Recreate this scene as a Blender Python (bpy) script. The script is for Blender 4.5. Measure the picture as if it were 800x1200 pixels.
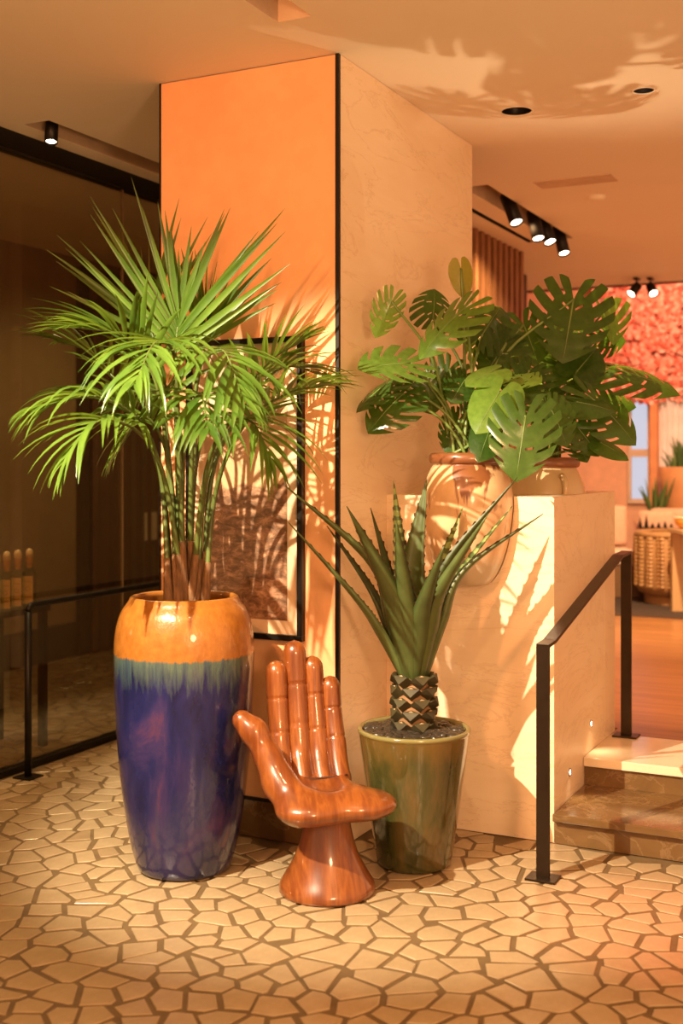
import bpy, bmesh, math, random
import numpy as np
from mathutils import Vector, Matrix

random.seed(7)
rng = np.random.default_rng(7)
for o in list(bpy.data.objects):
    bpy.data.objects.remove(o)
scene = bpy.context.scene
COL = scene.collection

# ------------------------------------------------------------------ camera
F = 1390.0                      # focal length in pixels of the 800x1200 frame
CX, HY, CAMZ = 400.0, 540.0, 1.5
YAW = math.atan2(0.4436, 0.8962)
c_, s_ = math.cos(YAW), math.sin(YAW)
cam_d = bpy.data.cameras.new('camera')
cam_d.sensor_fit = 'VERTICAL'
cam_d.sensor_height = 36.0
cam_d.sensor_width = 24.0
cam_d.lens = F / 1200.0 * 36.0
cam_d.shift_y = -(600 - HY) / 1200.0
cam_d.clip_start = 0.05
cam_d.dof.use_dof = True
cam_d.dof.focus_distance = 4.5
cam_d.dof.aperture_fstop = 2.0
cam = bpy.data.objects.new('camera', cam_d)
cam.location = (0, 0, CAMZ)
cam.rotation_euler = (math.pi / 2, 0, YAW)
COL.objects.link(cam)
scene.camera = cam

def W(u, v, d):
    """pixel + depth along the view axis -> world"""
    xc = (u - CX) / F * d
    return Vector((c_ * xc - s_ * d, s_ * xc + c_ * d, CAMZ - (v - HY) / F * d))
def onfloor(u, v, z=0.0):
    return W(u, v, F * (CAMZ - z) / (v - HY))
def onY(u, v, Y):
    return W(u, v, Y / (s_ * (u - CX) / F + c_))
def onX(u, v, X):
    return W(u, v, X / (c_ * (u - CX) / F - s_))
def depth(p):
    return -s_ * p[0] + c_ * p[1]
def proj(p):
    d = depth(p)
    return CX + F * (c_ * p[0] + s_ * p[1]) / d, HY + F * (CAMZ - p[2]) / d

# ------------------------------------------------------------------ world, exposure, main lamps
wd = bpy.data.worlds.new('world')
scene.world = wd
wd.use_nodes = True
wd.node_tree.nodes['Background'].inputs[0].default_value = (1.0, 0.50, 0.235, 1)
wd.node_tree.nodes['Background'].inputs[1].default_value = 1.1
scene.view_settings.view_transform = 'Standard'
scene.view_settings.look = 'None'
scene.view_settings.exposure = 0.0
scene.view_settings.gamma = 1.0
scene.view_settings.use_curve_mapping = False

CEIL = 3.072
def lamp(name, kind, loc, energy, color, target=None, size=0.02, angle=60, blend=0.3):
    l = bpy.data.lights.new(name, kind)
    l.energy = energy
    l.color = color
    o = bpy.data.objects.new(name, l)
    o.location = loc
    if kind == 'SPOT':
        l.spot_size = math.radians(angle)
        l.spot_blend = blend
        l.shadow_soft_size = size
    elif kind == 'POINT':
        l.shadow_soft_size = size
    if target is not None:
        o.rotation_euler = (Vector(target) - Vector(loc)).to_track_quat('-Z', 'Y').to_euler()
    COL.objects.link(o)
    return o
WARM = (1.0, 0.70, 0.36)
ORANGE = (1.0, 0.40, 0.15)
lamp('key_spot', 'SPOT', (-2.52, 1.4, 3.0), 1350, (1.0, 0.83, 0.58), (-2.0, 4.2, 0.58), 0.016, 48, 0.5)
lamp('orange_spot', 'SPOT', (-1.9, 0.9, 2.95), 230, ORANGE, (-2.4, 4.1, 1.9), 0.06, 75, 0.8)
lamp('track_spot_light', 'SPOT', (-3.70, 4.42, 2.93), 110, (1.0, 0.78, 0.38), (-3.1, 4.2, 0.0), 0.03, 85, 0.7)
lamp('floor_spot_light', 'SPOT', (-1.0, 2.2, 3.0), 60, (1.0, 0.60, 0.26), (-1.2, 3.2, 0.0), 0.05, 95, 0.8)
lamp('room_fill_light', 'POINT', (0.6, 0.9, 1.7), 250, (1.0, 0.55, 0.27), size=0.30)  # unseen soft fill, added to lift the ceiling and pillar faces
lamp('corridor_fill_light', 'SPOT', (-4.7, 6.9, 3.0), 64, (1.0, 0.78, 0.38), (-5.0, 6.9, 0.0), 0.10, 150, 0.9)  # added fill so the corridor behind the glass is not black
lamp('red_floor_fill_light', 'SPOT', (-0.35, 3.2, 3.0), 300, (1.0, 0.14, 0.05), (-0.80, 3.88, 0.0), 0.03, 20, 1.0)  # added spot that makes the red glow on the floor, no fitting modelled
lamp('bottle_fill_light', 'SPOT', (-4.5, 4.6, 2.9), 90, (1.0, 0.80, 0.45), (-4.3, 4.75, 0.9), 0.03, 60, 0.6)  # added fill so the bottles show through the glass

# ------------------------------------------------------------------ helpers: objects
def link(name, me, mat=None, parent=None, smooth=False):
    if mat is not None:
        me.materials.append(mat)
    if smooth:
        for p in me.polygons:
            p.use_smooth = True
    o = bpy.data.objects.new(name, me)
    COL.objects.link(o)
    if parent is not None:
        o.parent = parent
    return o
def tag(o, label=None, cat=None, group=None, kind=None):
    if label: o['label'] = label
    if cat: o['category'] = cat
    if group: o['group'] = group
    if kind: o['kind'] = kind
    return o
def thing(name, label, cat, loc=(0, 0, 0), rz=0, group=None, kind=None):
    o = bpy.data.objects.new(name, None)
    o.empty_display_size = 0.1
    o.location = loc
    o.rotation_euler = (0, 0, rz)
    COL.objects.link(o)
    return tag(o, label, cat, group, kind)
def copy_tree(o, parent=None):
    n = o.copy()
    COL.objects.link(n)
    n.parent = parent
    for ch in list(o.children):
        copy_tree(ch, n)
    return n

class MB:
    def __init__(self):
        self.v, self.f = [], []
    def add(self, vs, fs):
        b = len(self.v)
        self.v += [tuple(x) for x in vs]
        self.f += [tuple(i + b for i in f) for f in fs]
        return self
    def box(self, lo, hi, M=None):
        x0, y0, z0 = lo; x1, y1, z1 = hi
        vs = [Vector(p) for p in ((x0,y0,z0),(x1,y0,z0),(x1,y1,z0),(x0,y1,z0),(x0,y0,z1),(x1,y0,z1),(x1,y1,z1),(x0,y1,z1))]
        if M is not None: vs = [M @ p for p in vs]
        return self.add(vs, [(0,3,2,1),(4,5,6,7),(0,1,5,4),(1,2,6,5),(2,3,7,6),(3,0,4,7)])
    def lathe(self, prof, n=32, M=None, cap0=False, cap1=False, sx=1.0, sy=1.0):
        vs = []
        for r, z in prof:
            for k in range(n):
                a = 2 * math.pi * k / n
                p = Vector((r * math.cos(a) * sx, r * math.sin(a) * sy, z))
                vs.append(M @ p if M is not None else p)
        fs = []
        for i in range(len(prof) - 1):
            for k in range(n):
                a, b = i * n + k, i * n + (k + 1) % n
                fs.append((a, b, b + n, a + n))
        if cap0: fs.append(tuple(range(n - 1, -1, -1)))
        if cap1: fs.append(tuple(range((len(prof) - 1) * n, len(prof) * n)))
        return self.add(vs, fs)
    def tube(self, pts, rad, n=8, cap=True):
        pts = [Vector(p) for p in pts]
        m = len(pts)
        rad = rad if hasattr(rad, '__len__') else [rad] * m
        vs, fs = [], []
        nrm = None
        for i, p in enumerate(pts):
            t = (pts[min(i + 1, m - 1)] - pts[max(i - 1, 0)]).normalized()
            if nrm is None:
                ref = Vector((0, 0, 1)) if abs(t.z) < 0.9 else Vector((1, 0, 0))
                nrm = t.cross(ref).normalized()
            else:
                nrm = (nrm - t * nrm.dot(t)).normalized()
            b = t.cross(nrm)
            for k in range(n):
                a = 2 * math.pi * k / n
                vs.append(p + (nrm * math.cos(a) + b * math.sin(a)) * rad[i])
        for i in range(m - 1):
            for k in range(n):
                a, b2 = i * n + k, i * n + (k + 1) % n
                fs.append((a, b2, b2 + n, a + n))
        if cap:
            fs.append(tuple(range(n - 1, -1, -1)))
            fs.append(tuple(range((m - 1) * n, m * n)))
        return self.add(vs, fs)
    def mesh(self, name):
        me = bpy.data.meshes.new(name)
        me.from_pydata(self.v, [], self.f)
        me.update()
        return me
    def build(self, name, mat, parent=None, smooth=False, bevel=0.0):
        me = self.mesh(name)
        if bevel:
            bm = bmesh.new(); bm.from_mesh(me)
            bmesh.ops.bevel(bm, geom=list(bm.edges), offset=bevel, segments=2, affect='EDGES', profile=0.6)
            bm.to_mesh(me); bm.free()
        return link(name, me, mat, parent, smooth)

def catmull(pts, n):
    P = [Vector(p) for p in pts]
    P = [P[0] * 2 - P[1]] + P + [P[-1] * 2 - P[-2]]
    out = []
    segs = len(P) - 3
    for k in range(n + 1):
        t = k / n * segs
        i = min(int(t), segs - 1); t -= i
        a, b, c, d = P[i:i + 4]
        out.append(0.5 * ((2 * b) + (c - a) * t + (2 * a - 5 * b + 4 * c - d) * t * t + (3 * b - a - 3 * c + d) * t ** 3))
    return out

# ------------------------------------------------------------------ helpers: materials
class Mt:
    def __init__(self, name):
        self.m = bpy.data.materials.new(name)
        self.m.use_nodes = True
        self.nt = self.m.node_tree
        self.b = self.nt.nodes['Principled BSDF']
        self.out = self.nt.nodes['Material Output']
    def n(self, t, **kw):
        nd = self.nt.nodes.new(t)
        for k, v in kw.items():
            setattr(nd, k, v)
        return nd
    def l(self, a, b):
        self.nt.links.new(a, b)
    def coord(self, kind='Object', scale=(1, 1, 1)):
        tc = self.n('ShaderNodeTexCoord')
        mp = self.n('ShaderNodeMapping')
        mp.inputs['Scale'].default_value = scale
        self.l(tc.outputs[kind], mp.inputs['Vector'])
        return mp.outputs[0]
    def noise(self, vec, scale, detail=4, rough=0.55, dist=0.0):
        nd = self.n('ShaderNodeTexNoise')
        nd.inputs['Scale'].default_value = scale
        nd.inputs['Detail'].default_value = detail
        nd.inputs['Roughness'].default_value = rough
        nd.inputs['Distortion'].default_value = dist
        self.l(vec, nd.inputs['Vector'])
        return nd.outputs['Fac']
    def ramp(self, fac, stops):
        r = self.n('ShaderNodeValToRGB')
        el = r.color_ramp.elements
        while len(el) > 1: el.remove(el[-1])
        el[0].position, el[0].color = stops[0][0], (*stops[0][1], 1)
        for p, col in stops[1:]:
            e = el.new(p); e.color = (*col, 1)
        self.l(fac, r.inputs[0])
        return r.outputs[0]
    def mix(self, fac, a, b, mode='MIX'):
        m = self.n('ShaderNodeMix', data_type='RGBA', blend_type=mode)
        if isinstance(fac, (int, float)): m.inputs[0].default_value = fac
        else: self.l(fac, m.inputs[0])
        for sock, x in ((m.inputs[6], a), (m.inputs[7], b)):
            if isinstance(x, tuple): sock.default_value = (*x, 1)
            else: self.l(x, sock)
        return m.outputs[2]
    def math(self, op, a, b=0.0):
        m = self.n('ShaderNodeMath', operation=op)
        for sock, x in ((m.inputs[0], a), (m.inputs[1], b)):
            if isinstance(x, (int, float)): sock.default_value = x
            else: self.l(x, sock)
        return m.outputs[0]
    def color(self, x):
        if isinstance(x, tuple): self.b.inputs['Base Color'].default_value = (*x, 1)
        else: self.l(x, self.b.inputs['Base Color'])
    def set(self, rough=0.5, metal=0.0, spec=0.5, coat=0.0, coat_rough=0.05):
        self.b.inputs['Roughness'].default_value = rough
        self.b.inputs['Metallic'].default_value = metal
        self.b.inputs['Specular IOR Level'].default_value = spec
        self.b.inputs['Coat Weight'].default_value = coat
        self.b.inputs['Coat Roughness'].default_value = coat_rough
    def bump(self, h, strength=0.2, dist=0.01):
        b = self.n('ShaderNodeBump')
        b.inputs['Strength'].default_value = strength
        b.inputs['Distance'].default_value = dist
        self.l(h, b.inputs['Height'])
        self.l(b.outputs[0], self.b.inputs['Normal'])

def simple(name, col, rough=0.5, metal=0.0, col2=None, scale=8.0, bump=0.0, spec=0.5, coat=0.0, stretch=(1, 1, 1), bdist=0.01):
    m = Mt(name)
    v = m.coord('Object', stretch)
    f = m.noise(v, scale)
    c2 = col2 or tuple(x * 0.82 for x in col)
    m.color(m.ramp(f, [(0.3, c2), (0.7, col)]))
    m.set(rough, metal, spec, coat)
    if bump: m.bump(f, bump, bdist)
    return m.m
def emit(name, col, strength):
    m = Mt(name)
    m.color((0.02, 0.02, 0.02))
    m.b.inputs['Emission Color'].default_value = (*col, 1)
    m.b.inputs['Emission Strength'].default_value = strength
    return m.m
def glass_mat(name, tint, rough=0.02, base=0.06, extra=0.9):
    m = Mt(name)
    tr = m.n('ShaderNodeBsdfTransparent'); tr.inputs[0].default_value = (*tint, 1)
    gl = m.n('ShaderNodeBsdfGlossy'); gl.inputs[0].default_value = (1, 1, 1, 1); gl.inputs['Roughness'].default_value = rough
    lw = m.n('ShaderNodeFresnel')
    geo = m.n('ShaderNodeNewGeometry')
    # the same ratio on the far face of the pane (the node inverts it there)
    ior = m.math('MULTIPLY_ADD', geo.outputs['Backfacing'], 1 / 1.45 - 1.45)
    ior.node.inputs[2].default_value = 1.45
    m.l(ior, lw.inputs[0])
    f = m.math('MULTIPLY_ADD', lw.outputs[0], extra)
    f.node.inputs[2].default_value = base
    mx = m.n('ShaderNodeMixShader')
    m.l(f, mx.inputs[0]); m.l(tr.outputs[0], mx.inputs[1]); m.l(gl.outputs[0], mx.inputs[2])
    m.l(mx.outputs[0], m.out.inputs[0])
    return m.m
def leaf_mat(name, dark, light, rough=0.35, trans=0.3, trans_col=None, bands=None, vein=None):
    m = Mt(name)
    v = m.coord('Object')
    f = m.noise(v, 9.0, 3)
    oi = m.n('ShaderNodeObjectInfo')
    f2 = m.math('ADD', m.math('MULTIPLY', f, 0.7), m.math('MULTIPLY', oi.outputs['Random'], 0.35))
    col = m.ramp(f2, [(0.25, dark), (0.8, light)])
    m.color(col)
    m.set(rough, 0, 0.5)
    t = m.n('ShaderNodeBsdfTranslucent')
    if trans_col: t.inputs[0].default_value = (*trans_col, 1)
    else: m.l(col, t.inputs[0])
    mx = m.n('ShaderNodeMixShader'); mx.inputs[0].default_value = trans
    m.l(m.b.outputs[0], mx.inputs[1]); m.l(t.outputs[0], mx.inputs[2]); m.l(mx.outputs[0], m.out.inputs[0])
    return m.m

# --- room surfaces
m_ceiling = simple('painted_ceiling', (0.88, 0.76, 0.60), 0.7, col2=(0.85, 0.73, 0.57), scale=1.2)
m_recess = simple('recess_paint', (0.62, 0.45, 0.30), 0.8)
def plaster():
    m = Mt('orange_plaster')
    v = m.coord('Object')
    f = m.noise(v, 2.2, 6, 0.6, 0.4)
    f2 = m.noise(v, 14, 4)
    c = m.ramp(f, [(0.25, (0.78, 0.37, 0.17)), (0.75, (0.86, 0.47, 0.24))])
    m.color(m.mix(0.15, c, m.ramp(f2, [(0.3, (0.7, 0.35, 0.16)), (0.7, (0.95, 0.6, 0.3))])))
    m.set(0.62); m.bump(f2, 0.05, 0.004)
    return m.m
m_plaster = plaster()
def travertine(name, a, b, vein):
    m = Mt(name)
    v = m.coord('Object', (1.0, 1.0, 5.0))
    f = m.noise(v, 1.7, 7, 0.62, 0.5)
    c = m.ramp(f, [(0.3, b), (0.68, a)])
    v2 = m.coord('Object', (1.0, 1.0, 3.2))
    g = m.noise(v2, 1.3, 8, 0.65, 1.2)
    k = m.ramp(g, [(0.485, (0, 0, 0)), (0.5, (1, 1, 1)), (0.515, (0, 0, 0))])
    m.color(m.mix(m.math('MULTIPLY', k, 0.35), c, vein))
    m.set(0.32, 0, 0.5)
    m.bump(m.noise(v, 9, 5), 0.06, 0.004)
    return m.m
m_trav = travertine('travertine_cladding', (0.92, 0.75, 0.55), (0.85, 0.66, 0.45), (0.60, 0.40, 0.22))
def marble(name, a, b, vein, scale=3.0, rough=0.15):
    m = Mt(name)
    v = m.coord('Object')
    f = m.noise(v, scale, 6, 0.6, 0.8)
    c = m.ramp(f, [(0.3, a), (0.7, b)])
    g = m.noise(v, scale * 0.9, 7, 0.62, 1.6)
    k = m.ramp(g, [(0.475, (0, 0, 0)), (0.5, (1, 1, 1)), (0.525, (0, 0, 0))])
    m.color(m.mix(m.math('MULTIPLY', k, 0.10), c, vein))
    m.set(rough, 0, 0.5)
    return m.m
m_brown_marble = marble('brown_marble', (0.125, 0.065, 0.024), (0.19, 0.105, 0.038), (0.75, 0.52, 0.28), 4.0)
m_cream_marble = marble('cream_marble', (0.78, 0.63, 0.45), (0.86, 0.72, 0.52), (0.60, 0.44, 0.28), 4.0)
m_grout = simple('grout', (0.155, 0.096, 0.038), 0.75, col2=(0.115, 0.07, 0.028), scale=14, bump=0.2)
def stone_mat():
    m = Mt('paving_stone')
    geo = m.n('ShaderNodeNewGeometry')
    v = m.coord('Object')
    f = m.noise(v, 7, 6, 0.6, 0.5)
    c = m.ramp(f, [(0.25, (0.35, 0.255, 0.145)), (0.75, (0.48, 0.365, 0.225))])
    r = m.ramp(geo.outputs['Random Per Island'], [(0, (0.72, 0.66, 0.6)), (0.5, (0.9, 0.88, 0.84)), (1, (1, 1, 1))])
    m.color(m.mix(1.0, c, r, 'MULTIPLY'))
    m.set(0.27, 0, 0.5)
    m.bump(m.noise(v, 25, 4), 0.06, 0.003)
    return m.m
m_stone = stone_mat()
def wood_floor():
    m = Mt('wood_floor')
    v = m.coord('Object', (0.6, 9.0, 1))
    f = m.noise(v, 2.5, 5, 0.6, 0.3)
    m.color(m.ramp(f, [(0.25, (0.20, 0.085, 0.03)), (0.75, (0.44, 0.20, 0.075))]))
    m.set(0.28, 0, 0.5)
    return m.m
m_woodfloor = wood_floor()
m_black = simple('black_metal', (0.018, 0.014, 0.011), 0.38, 0.6)
m_bronze = simple('dark_bronze_metal', (0.055, 0.036, 0.022), 0.34, 0.85, scale=20)
m_slat = simple('slat_wood', (0.36, 0.16, 0.06), 0.5, col2=(0.22, 0.09, 0.035), scale=5, stretch=(8, 8, 1))
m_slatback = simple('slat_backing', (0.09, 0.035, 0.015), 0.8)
m_white_wall = simple('far_wall_paint', (0.85, 0.62, 0.44), 0.7)
m_pink_wall = simple('salmon_wall_paint', (0.85, 0.46, 0.30), 0.7)
m_glass = glass_mat('tinted_glass', (0.80, 0.74, 0.62), 0.02, 0.05, 0.9)
m_corr_wall = simple('corridor_wall_paint', (0.36, 0.25, 0.13), 0.7, col2=(0.30, 0.21, 0.11), scale=1.5)
m_corr_dark = simple('corridor_dark_wood', (0.05, 0.03, 0.015), 0.5)
m_curtain_dark = simple('brown_curtain', (0.11, 0.055, 0.028), 0.85)
m_lamp_glow = emit('lamp_lens', (1.0, 0.86, 0.62), 14.0)
m_step_glow = emit('step_light_lens', (1.0, 0.90, 0.72), 25.0)

# ================================================================== STRUCTURE
PX0, PX1 = onY(187, 0, 4.093).x, -2.037       # pillar
PY0, PY1 = 4.093, 5.581
LX1, LY0, LY1, LZ = -1.318, 4.543, 5.545, 1.358  # low plinth wall
SY1, SY2, SY3 = 4.52, 4.995, 5.47             # riser 1, riser 2, end of cream slab
SZ1, SZ2 = 0.122, 0.240
GX = -3.95                                    # glass wall plane

# --- floor: grout bed with crazy paving stones
floor = MB().box((-6.0, -1.5, -0.15), (2.6, 12.0, -0.004)).build('floor', m_grout)
tag(floor, 'crazy paving floor of cream stone shards in brown grout', 'floor', kind='structure')

def clip(poly, px, py, nx, ny):
    out = []
    m = len(poly)
    for i in range(m):
        a, b = poly[i], poly[(i + 1) % m]
        da = (a[0] - px) * nx + (a[1] - py) * ny
        db = (b[0] - px) * nx + (b[1] - py) * ny
        if da <= 0: out.append(a)
        if (da < 0 < db) or (db < 0 < da):
            t = da / (da - db)
            out.append((a[0] + (b[0] - a[0]) * t, a[1] + (b[1] - a[1]) * t))
    return out
def blocked(x, y):
    if PX0 - .03 < x < PX1 + .03 and PY0 - 0.02 < y < PY1: return True
    if PX1 < x < LX1 and y > LY0 - 0.02: return True
    if x > LX1 - 0.03 and y > SY1 - 0.02: return True
    if PX1 - 0.1 < x and y > 5.0: return True
    return False
seeds = []
cell = {}
def far_enough(x, y, r):
    g = 0.2
    ix, iy = int(x // g), int(y // g)
    for a in range(ix - 1, ix + 2):
        for b in range(iy - 1, iy + 2):
            for q in cell.get((a, b), ()):
                if (q[0] - x) ** 2 + (q[1] - y) ** 2 < min(r, q[2]) ** 2: return False
    cell.setdefault((ix, iy), []).append((x, y, r))
    return True
for _ in range(60000):
    x, y = random.uniform(-5.9, 1.6), random.uniform(0.4, 9.6)
    if x > -2.0 and y > 5.2: continue
    r = random.choice((0.075, 0.10, 0.14, 0.18))
    if far_enough(x, y, r): seeds.append((x, y))
S = np.array(seeds)
# a random linear stretch so the shards come out angular and unequal
stones = []
for i, (x, y) in enumerate(seeds):
    if blocked(x, y): continue
    d2 = (S[:, 0] - x) ** 2 + (S[:, 1] - y) ** 2
    nb = np.argsort(d2)[1:20]
    poly = [(x - .3, y - .3), (x + .3, y - .3), (x + .3, y + .3), (x - .3, y + .3)]
    for j in nb:
        ox, oy = seeds[j]
        dx, dy = ox - x, oy - y
        L = math.hypot(dx, dy)
        nx, ny = dx / L, dy / L
        g = 0.0045 + 0.006 * (((i * 7919 + j * 104729) ^ (j * 7919 + i * 104729)) % 100) / 100.0
        # tilt the joint a little, the same way from both sides
        lo_, hi_ = min(i, j), max(i, j)
        ang = (((lo_ * 31337 + hi_ * 2741) % 1000) / 1000.0 - 0.5) * 0.8
        ca, sa = math.cos(ang), math.sin(ang)
        nx2, ny2 = nx * ca - ny * sa, nx * sa + ny * ca
        mx_, my_ = (x + ox) / 2 - nx2 * g, (y + oy) / 2 - ny2 * g
        poly = clip(poly, mx_, my_, nx2, ny2)
        if len(poly) < 3: break
    if len(poly) < 3: continue
    # trim against the walls
    if x > GX and min(p[0] for p in poly) < GX + 0.05: poly = clip(poly, GX + 0.05, 0, -1, 0)
    if x < GX: poly = clip(poly, GX - 0.05, 0, 1, 0)
    if PX0 < x < PX1 and y < PY0: poly = clip(poly, 0, PY0 - 0.006, 0, 1)
    elif PX1 < x < LX1 and y < LY0: 
        poly = clip(poly, 0, LY0 - 0.006, 0, 1)
        if y > PY0: poly = clip(poly, PX1 + 0.006, 0, -1, 0)
    elif x >= LX1 and y < SY1: poly = clip(poly, 0, SY1 - 0.006, 0, 1)
    elif x < PX0 and y > PY0: poly = clip(poly, PX0 - 0.006, 0, 1, 0)
    if len(poly) < 3: continue
    # drop near-duplicate corners
    q = []
    for p in poly:
        if not q or math.hypot(p[0] - q[-1][0], p[1] - q[-1][1]) > 0.012: q.append(p)
    if len(q) > 3 and math.hypot(q[0][0] - q[-1][0], q[0][1] - q[-1][1]) < 0.012: q.pop()
    if len(q) < 3: continue
    ar = 0.5 * abs(sum(q[k][0] * q[(k + 1) % len(q)][1] - q[(k + 1) % len(q)][0] * q[k][1] for k in range(len(q))))
    if ar < 0.0012: continue
    stones.append((q, ar))
def stone_geo(q, cx, cy):
    n = len(q)
    vs = [(p[0] - cx, p[1] - cy, -0.010) for p in q]
    vs += [(p[0] - cx, p[1] - cy, -0.0018) for p in q]
    k = 0.0035
    for p in q:
        dx, dy = cx - p[0], cy - p[1]
        L = math.hypot(dx, dy) or 1
        vs.append((p[0] - cx + dx / L * k, p[1] - cy + dy / L * k, 0.0))
    fs = []
    for a in range(n):
        b = (a + 1) % n
        fs += [(a, b, n + b, n + a), (n + a, n + b, 2 * n + b, 2 * n + a)]
    fs.append(tuple(range(2 * n, 3 * n)))
    return vs, fs
rank = []
for q, ar in stones:
    cx = sum(p[0] for p in q) / len(q); cy = sum(p[1] for p in q) / len(q)
    d = depth((cx, cy, 0))
    vis = -1
    if d > 1.5 and cx > GX:
        u, v = proj((cx, cy, 0))
        if -20 < u < 820 and v < 1215:
            vis = ar / d ** 3
    rank.append((vis, q, cx, cy))
rank.sort(key=lambda t: -t[0])
rest = MB()
for k, (vis, q, cx, cy) in enumerate(rank):
    vs, fs = stone_geo(q, cx, cy)
    if k < 300 and vis > 0:
        o = MB().add(vs, fs).build('paving_stone', m_stone, floor)
        o.location = (cx, cy, 0)
    else:
        rest.add([(a + cx, b + cy, c) for a, b, c in vs], fs)
tag(rest.build('paving_stones', m_stone, floor), kind='stuff')

# --- pillar
pil = thing('wall_pillar', 'square pillar clad in orange plaster and travertine', 'pillar', (0, 0, 0), kind='structure')
MB().box((PX0 + .012, PY0 + .012, 0), (PX1 - .012, PY1, CEIL)).build('core', m_corr_dark, pil)
MB().box((PX0 + .008, PY0, 0.157), (PX1 - .016, PY0 + .02, CEIL - .004)).build('plaster_panel', m_plaster, pil)
MB().box((PX1 - .02, PY0 + .012, 0), (PX1, PY1, CEIL - .002)).build('stone_panel', m_trav, pil)
MB().box((PX0, PY0 + .012, 0), (PX0 + .02, PY1, CEIL - .002)).build('stone_panel', m_trav, pil)
MB().box((PX1 - .014, PY0 - .004, 0.0), (PX1 + .001, PY0 + .012, CEIL - .002)).build('corner_trim', m_black, pil)
MB().box((PX0 - .001, PY0 - .002, 0.0), (PX0 + .007, PY0 + .012, CEIL - .002)).build('corner_trim', m_black, pil)
bb = MB().box((PX0 + .008, PY0 - .006, 0), (PX1 - .015, PY0 + .012, 0.145)).build('baseboard_pillar', m_brown_marble)
tag(bb, 'low brown marble baseboard along the orange pillar', 'baseboard', kind='structure')
MB().box((PX0 + .008, PY0 - .008, 0.145), (PX1 - .015, PY0 + .012, 0.158)).build('top_strip', m_black, bb)

# --- glass wall on the left and the corridor behind it
gw = thing('window_1', 'tall tinted glass partition beside the passage', 'glass partition', kind='structure')
joints = [1.2, 2.75, 4.02, onX(143, 500, GX).y, 7.3, 8.9]
for a, b in zip(joints[:-1], joints[1:]):
    MB().box((GX - .006, a + .004, 0.03), (GX + .006, b - .004, CEIL - .09)).build('pane', m_glass, gw)
for yj in joints[1:-1]:
    MB().box((GX - .007, yj - .0035, 0.03), (GX + .007, yj + .0035, CEIL - .09)).build('joint', simple('joint_sealant', (0.30, 0.22, 0.13), 0.4), gw)
MB().box((GX - .03, 1.2, 0), (GX + .03, 8.9, 0.03)).build('bottom_rail', m_black, gw)
MB().box((GX - .04, 1.2, CEIL - .09), (GX + .04, 8.9, CEIL)).build('top_rail', m_black, gw)

CW = -5.9
cwl = MB().box((CW - .1, 1.2, 0.0), (CW, 9.6, CEIL)).build('wall_corridor', m_corr_wall)
tag(cwl, 'dim tan wall seen through the glass partition', 'wall', kind='structure')
cend = MB().box((CW, 9.6, 0), (-3.05, 9.7, CEIL)).build('wall_corridor_end', m_corr_dark)
tag(cend, 'dark end wall of the passage beyond the glass', 'wall', kind='structure')
cb = MB().box((CW, 1.2, 0), (CW + .02, 7.35, 0.26)).build('baseboard_corridor', m_corr_dark)
tag(cb, 'tall dark baseboard on the tan wall behind the glass', 'baseboard', kind='structure')
pn = MB()
pn.box((CW, 7.30, 0), (CW + .05, 7.40, 2.9)).box((CW, 9.5, 0), (CW + .05, 9.6, 2.9)).box((CW, 7.30, 2.9), (CW + .05, 9.6, 3.0))
dr = thing('door_1', 'dark timber doorway hung with a brown curtain behind the glass', 'doorway', kind='structure')
pn.build('frame', m_corr_dark, dr)
cu = MB()
n = 90
vs = []
for k in range(n + 1):
    y = 7.42 + (9.48 - 7.42) * k / n
    x = CW + .07 + .035 * math.sin(k * 1.05)
    vs += [(x, y, 0.01), (x, y, 2.9)]
cu.add(vs, [(2 * k, 2 * k + 2, 2 * k + 3, 2 * k + 1) for k in range(n)])
cuo = cu.build('curtain_panel', m_curtain_dark, dr, True)

# --- plinth wall; its jar sockets are cut further down
plinth_me = MB().box((PX1, LY0, 0), (LX1, LY1 - .2, LZ)).mesh('wall_plinth')
endp = MB().box((PX1, LY1 - .197, 0), (LX1 + .001, LY1, LZ))

# --- steps and upper floor
st = thing('stairs', 'two shallow brown and cream marble steps', 'steps', kind='structure')
XR = 2.6
MB().box((LX1 + .002, SY1 + .02, 0), (XR, SY2 + .05, SZ1 - .03)).build('riser', m_brown_marble, st)
MB().box((LX1 + .002, SY1 - .008, SZ1 - .03), (XR, SY2 + .05, SZ1)).build('tread', m_brown_marble, st, bevel=.004)
MB().box((LX1 + .002, SY2, SZ1), (XR, SY3, SZ2 - .038)).build('riser', m_brown_marble, st)
MB().box((LX1 + .002, SY2 - .02, SZ2 - .038), (XR, SY3, SZ2)).build('tread', m_cream_marble, st, bevel=.004)
uf = MB().box((-3.0, 5.6, 0.0), (XR, 9.7, SZ2 - .002)).box((-6.0, 9.7, 0.0), (XR, 13.0, SZ2 - .002)).box((LX1 + .002, SY3, 0), (XR, 5.6, SZ2 - .002)).build('floor_upper', m_woodfloor)
tag(uf, 'polished brown wood floor above the steps', 'floor', kind='structure')

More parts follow.
